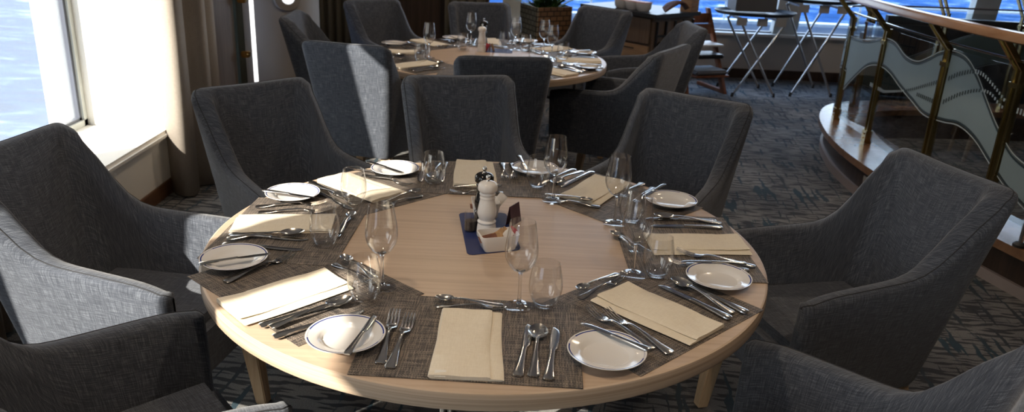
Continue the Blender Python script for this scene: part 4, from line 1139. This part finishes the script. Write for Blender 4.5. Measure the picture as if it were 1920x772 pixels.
bm = bmesh.new(); rbox(bm, -.19, .19, -.33, -.04, .18, .20, .005, 2); obj('seat_board', bm, 'red_beech', hc)

# ------------------------------------------------------------------ woven planter with plant
ZP_ = .80
pf, pl, pr_ = at(1008, 15, ZP_), at(985, 8, ZP_), at(1066, 13, ZP_)
wpl = thing('woven_planter', 'square woven basket planter with green plant by the far window', 'planter', (pf.x, pf.y, 0))
u = Vector((pr_.x - pf.x, pr_.y - pf.y)).normalized() * .40; v_ = Vector((-u.y, u.x)).normalized() * .40
Lp = Vector((pl.x - pf.x, pl.y - pf.y)); v_ = Lp.normalized() * .40 if Lp.length > .05 else v_
if abs(u.normalized().dot(v_.normalized())) > .4: v_ = Vector((-u.y, u.x)).normalized() * .40
def face_panel(nm, a, b, mat):
    bm = bmesh.new(); ulay = bm.loops.layers.uv.new('UVMap'); e = b - a; n = Vector((e.y, -e.x)).normalized() * .012; L0 = e.length
    P8 = [(a + n * 0, 0), (b + n * 0, 0), (b, ZP_), (a, ZP_)]
    fr_ = [bm.verts.new((p.x, p.y, z)) for p, z in P8]; bk_ = [bm.verts.new((p.x - n.x, p.y - n.y, z)) for p, z in P8]
    for f in ((fr_[0], fr_[1], fr_[2], fr_[3]), (bk_[3], bk_[2], bk_[1], bk_[0]), (fr_[3], fr_[2], bk_[2], bk_[3]), (fr_[0], fr_[3], bk_[3], bk_[0]), (fr_[1], bk_[1], bk_[2], fr_[2])):
        ff = bm.faces.new(f)
        for lp in ff.loops: lp[ulay].uv = ((Vector((lp.vert.co.x, lp.vert.co.y)) - a).dot(e) / L0, lp.vert.co.z)
    obj(nm, bm, mat, wpl, smooth=False)
Z0 = Vector((0, 0)); face_panel('front_panel', Z0, u, 'basket_brown'); face_panel('side_panel', v_, Z0, 'basket_grey'); face_panel('side_panel', u, u + v_, 'basket_grey'); face_panel('back_panel', u + v_, v_, 'basket_brown')
bm = bmesh.new(); q = [Z0 * 1, u, u + v_, v_]; cen = (u + v_) / 2; quad(bm, *[((cen + (k - cen) * .93).x, (cen + (k - cen) * .93).y, ZP_ - .06) for k in q]); obj('soil', bm, 'pepper_corn', wpl, smooth=False)
bm = bmesh.new()
for k in range(70):
    a = random.random() * 2 * PI; L0 = random.uniform(.25, .55); tilt = random.uniform(.15, 1.1); wv = random.uniform(.012, .02)
    base = Vector((cen.x + random.uniform(-.1, .1), cen.y + random.uniform(-.1, .1), ZP_ - .06)); d2 = Vector((math.cos(a), math.sin(a), 0)); sd_ = Vector((-d2.y, d2.x, 0)); pr2 = None
    for j in range(6):
        f = j / 5; c = base + d2 * (L0 * math.sin(tilt) * f) + Vector((0, 0, L0 * math.cos(tilt) * f - .25 * L0 * f * f * tilt)); ww = wv * math.sin(PI * min(.98, f * .8 + .15))
        cur = (bm.verts.new(c - sd_ * ww), bm.verts.new(c + Vector((0, 0, .004))), bm.verts.new(c + sd_ * ww))
        if pr2: bm.faces.new((pr2[0], pr2[1], cur[1], cur[0])); bm.faces.new((pr2[1], pr2[2], cur[2], cur[1]))
        pr2 = cur
obj('foliage', bm, 'plant_green', wpl)

# slim chrome stand foot on the ledge at the frame edge
sp_ = at(1911, 462, ZL)
st_ = thing('menu_stand', 'slim chrome stand with black foot on the wooden ledge', 'stand', (sp_.x, sp_.y, ZL))
bm = bmesh.new(); lathe(bm, [(0, 0), (.03, 0), (.03, .012), (.018, .022), (0, .022)], 20); obj('foot', bm, 'rubber', st_)
bm = bmesh.new(); tube(bm, [(0, 0, .02), (0, 0, .30)], .011, 12); obj('pole', bm, 'chrome', st_)
bm = bmesh.new(); rbox(bm, -.004, .004, -.025, .025, .28, .40, .003, 2); obj('holder', bm, 'black_plastic', st_)

# ------------------------------------------------------------------ light
S = Vector((1, 1.05, -.85)).normalized()
sd2 = bpy.data.lights.new('sun', 'SUN'); sd2.energy = 12.5; sd2.angle = .0095; sd2.color = (.93, .97, 1.04)
so2 = bpy.data.objects.new('sun', sd2); COL.objects.link(so2); so2.rotation_euler = (-S).to_track_quat('Z', 'Y').to_euler(); so2.location = (-6, -6, 6)
for k, (x, y) in enumerate([(-.6, -.6), (1.0, -1.2), (-.4, 3.0), (1.6, 2.0), (.3, 5.2), (3.6, 4.2)]):
    ld = bpy.data.lights.new('ceiling_lamp', 'AREA'); ld.shape = 'DISK'; ld.size = .16; ld.energy = 5; ld.color = (1, .78, .55); ld.spread = D(150)
    lo_ = bpy.data.objects.new('ceiling_lamp', ld); COL.objects.link(lo_); lo_.location = (x, y, CEIL - .01)
wd = bpy.data.worlds.new('world'); SC.world = wd; wd.use_nodes = True
nt = wd.node_tree; nt.nodes.clear()
ow = nt.nodes.new('ShaderNodeOutputWorld'); bg = nt.nodes.new('ShaderNodeBackground'); tcw = nt.nodes.new('ShaderNodeTexCoord'); spx = nt.nodes.new('ShaderNodeSeparateXYZ'); rp_ = nt.nodes.new('ShaderNodeValToRGB')
nt.links.new(tcw.outputs['Generated'], spx.inputs[0]); nt.links.new(spx.outputs[2], rp_.inputs[0])
e = rp_.color_ramp.elements; e[0].position = 0; e[0].color = (.80, .88, 1.0, 1); e[1].position = .6; e[1].color = (.45, .63, 1.0, 1)
nt.links.new(rp_.outputs[0], bg.inputs[0]); bg.inputs[1].default_value = 3.2; nt.links.new(bg.outputs[0], ow.inputs[0])

SC.view_settings.view_transform = 'Standard'; SC.view_settings.look = 'None'; SC.view_settings.gamma = 1; SC.view_settings.use_curve_mapping = False
SC.view_settings.exposure = .9
cy = SC.cycles
cy.max_bounces = 10; cy.transparent_max_bounces = 24; cy.diffuse_bounces = 4; cy.glossy_bounces = 4; cy.transmission_bounces = 8
cy.sample_clamp_indirect = 6; cy.caustics_refractive = False; cy.caustics_reflective = False
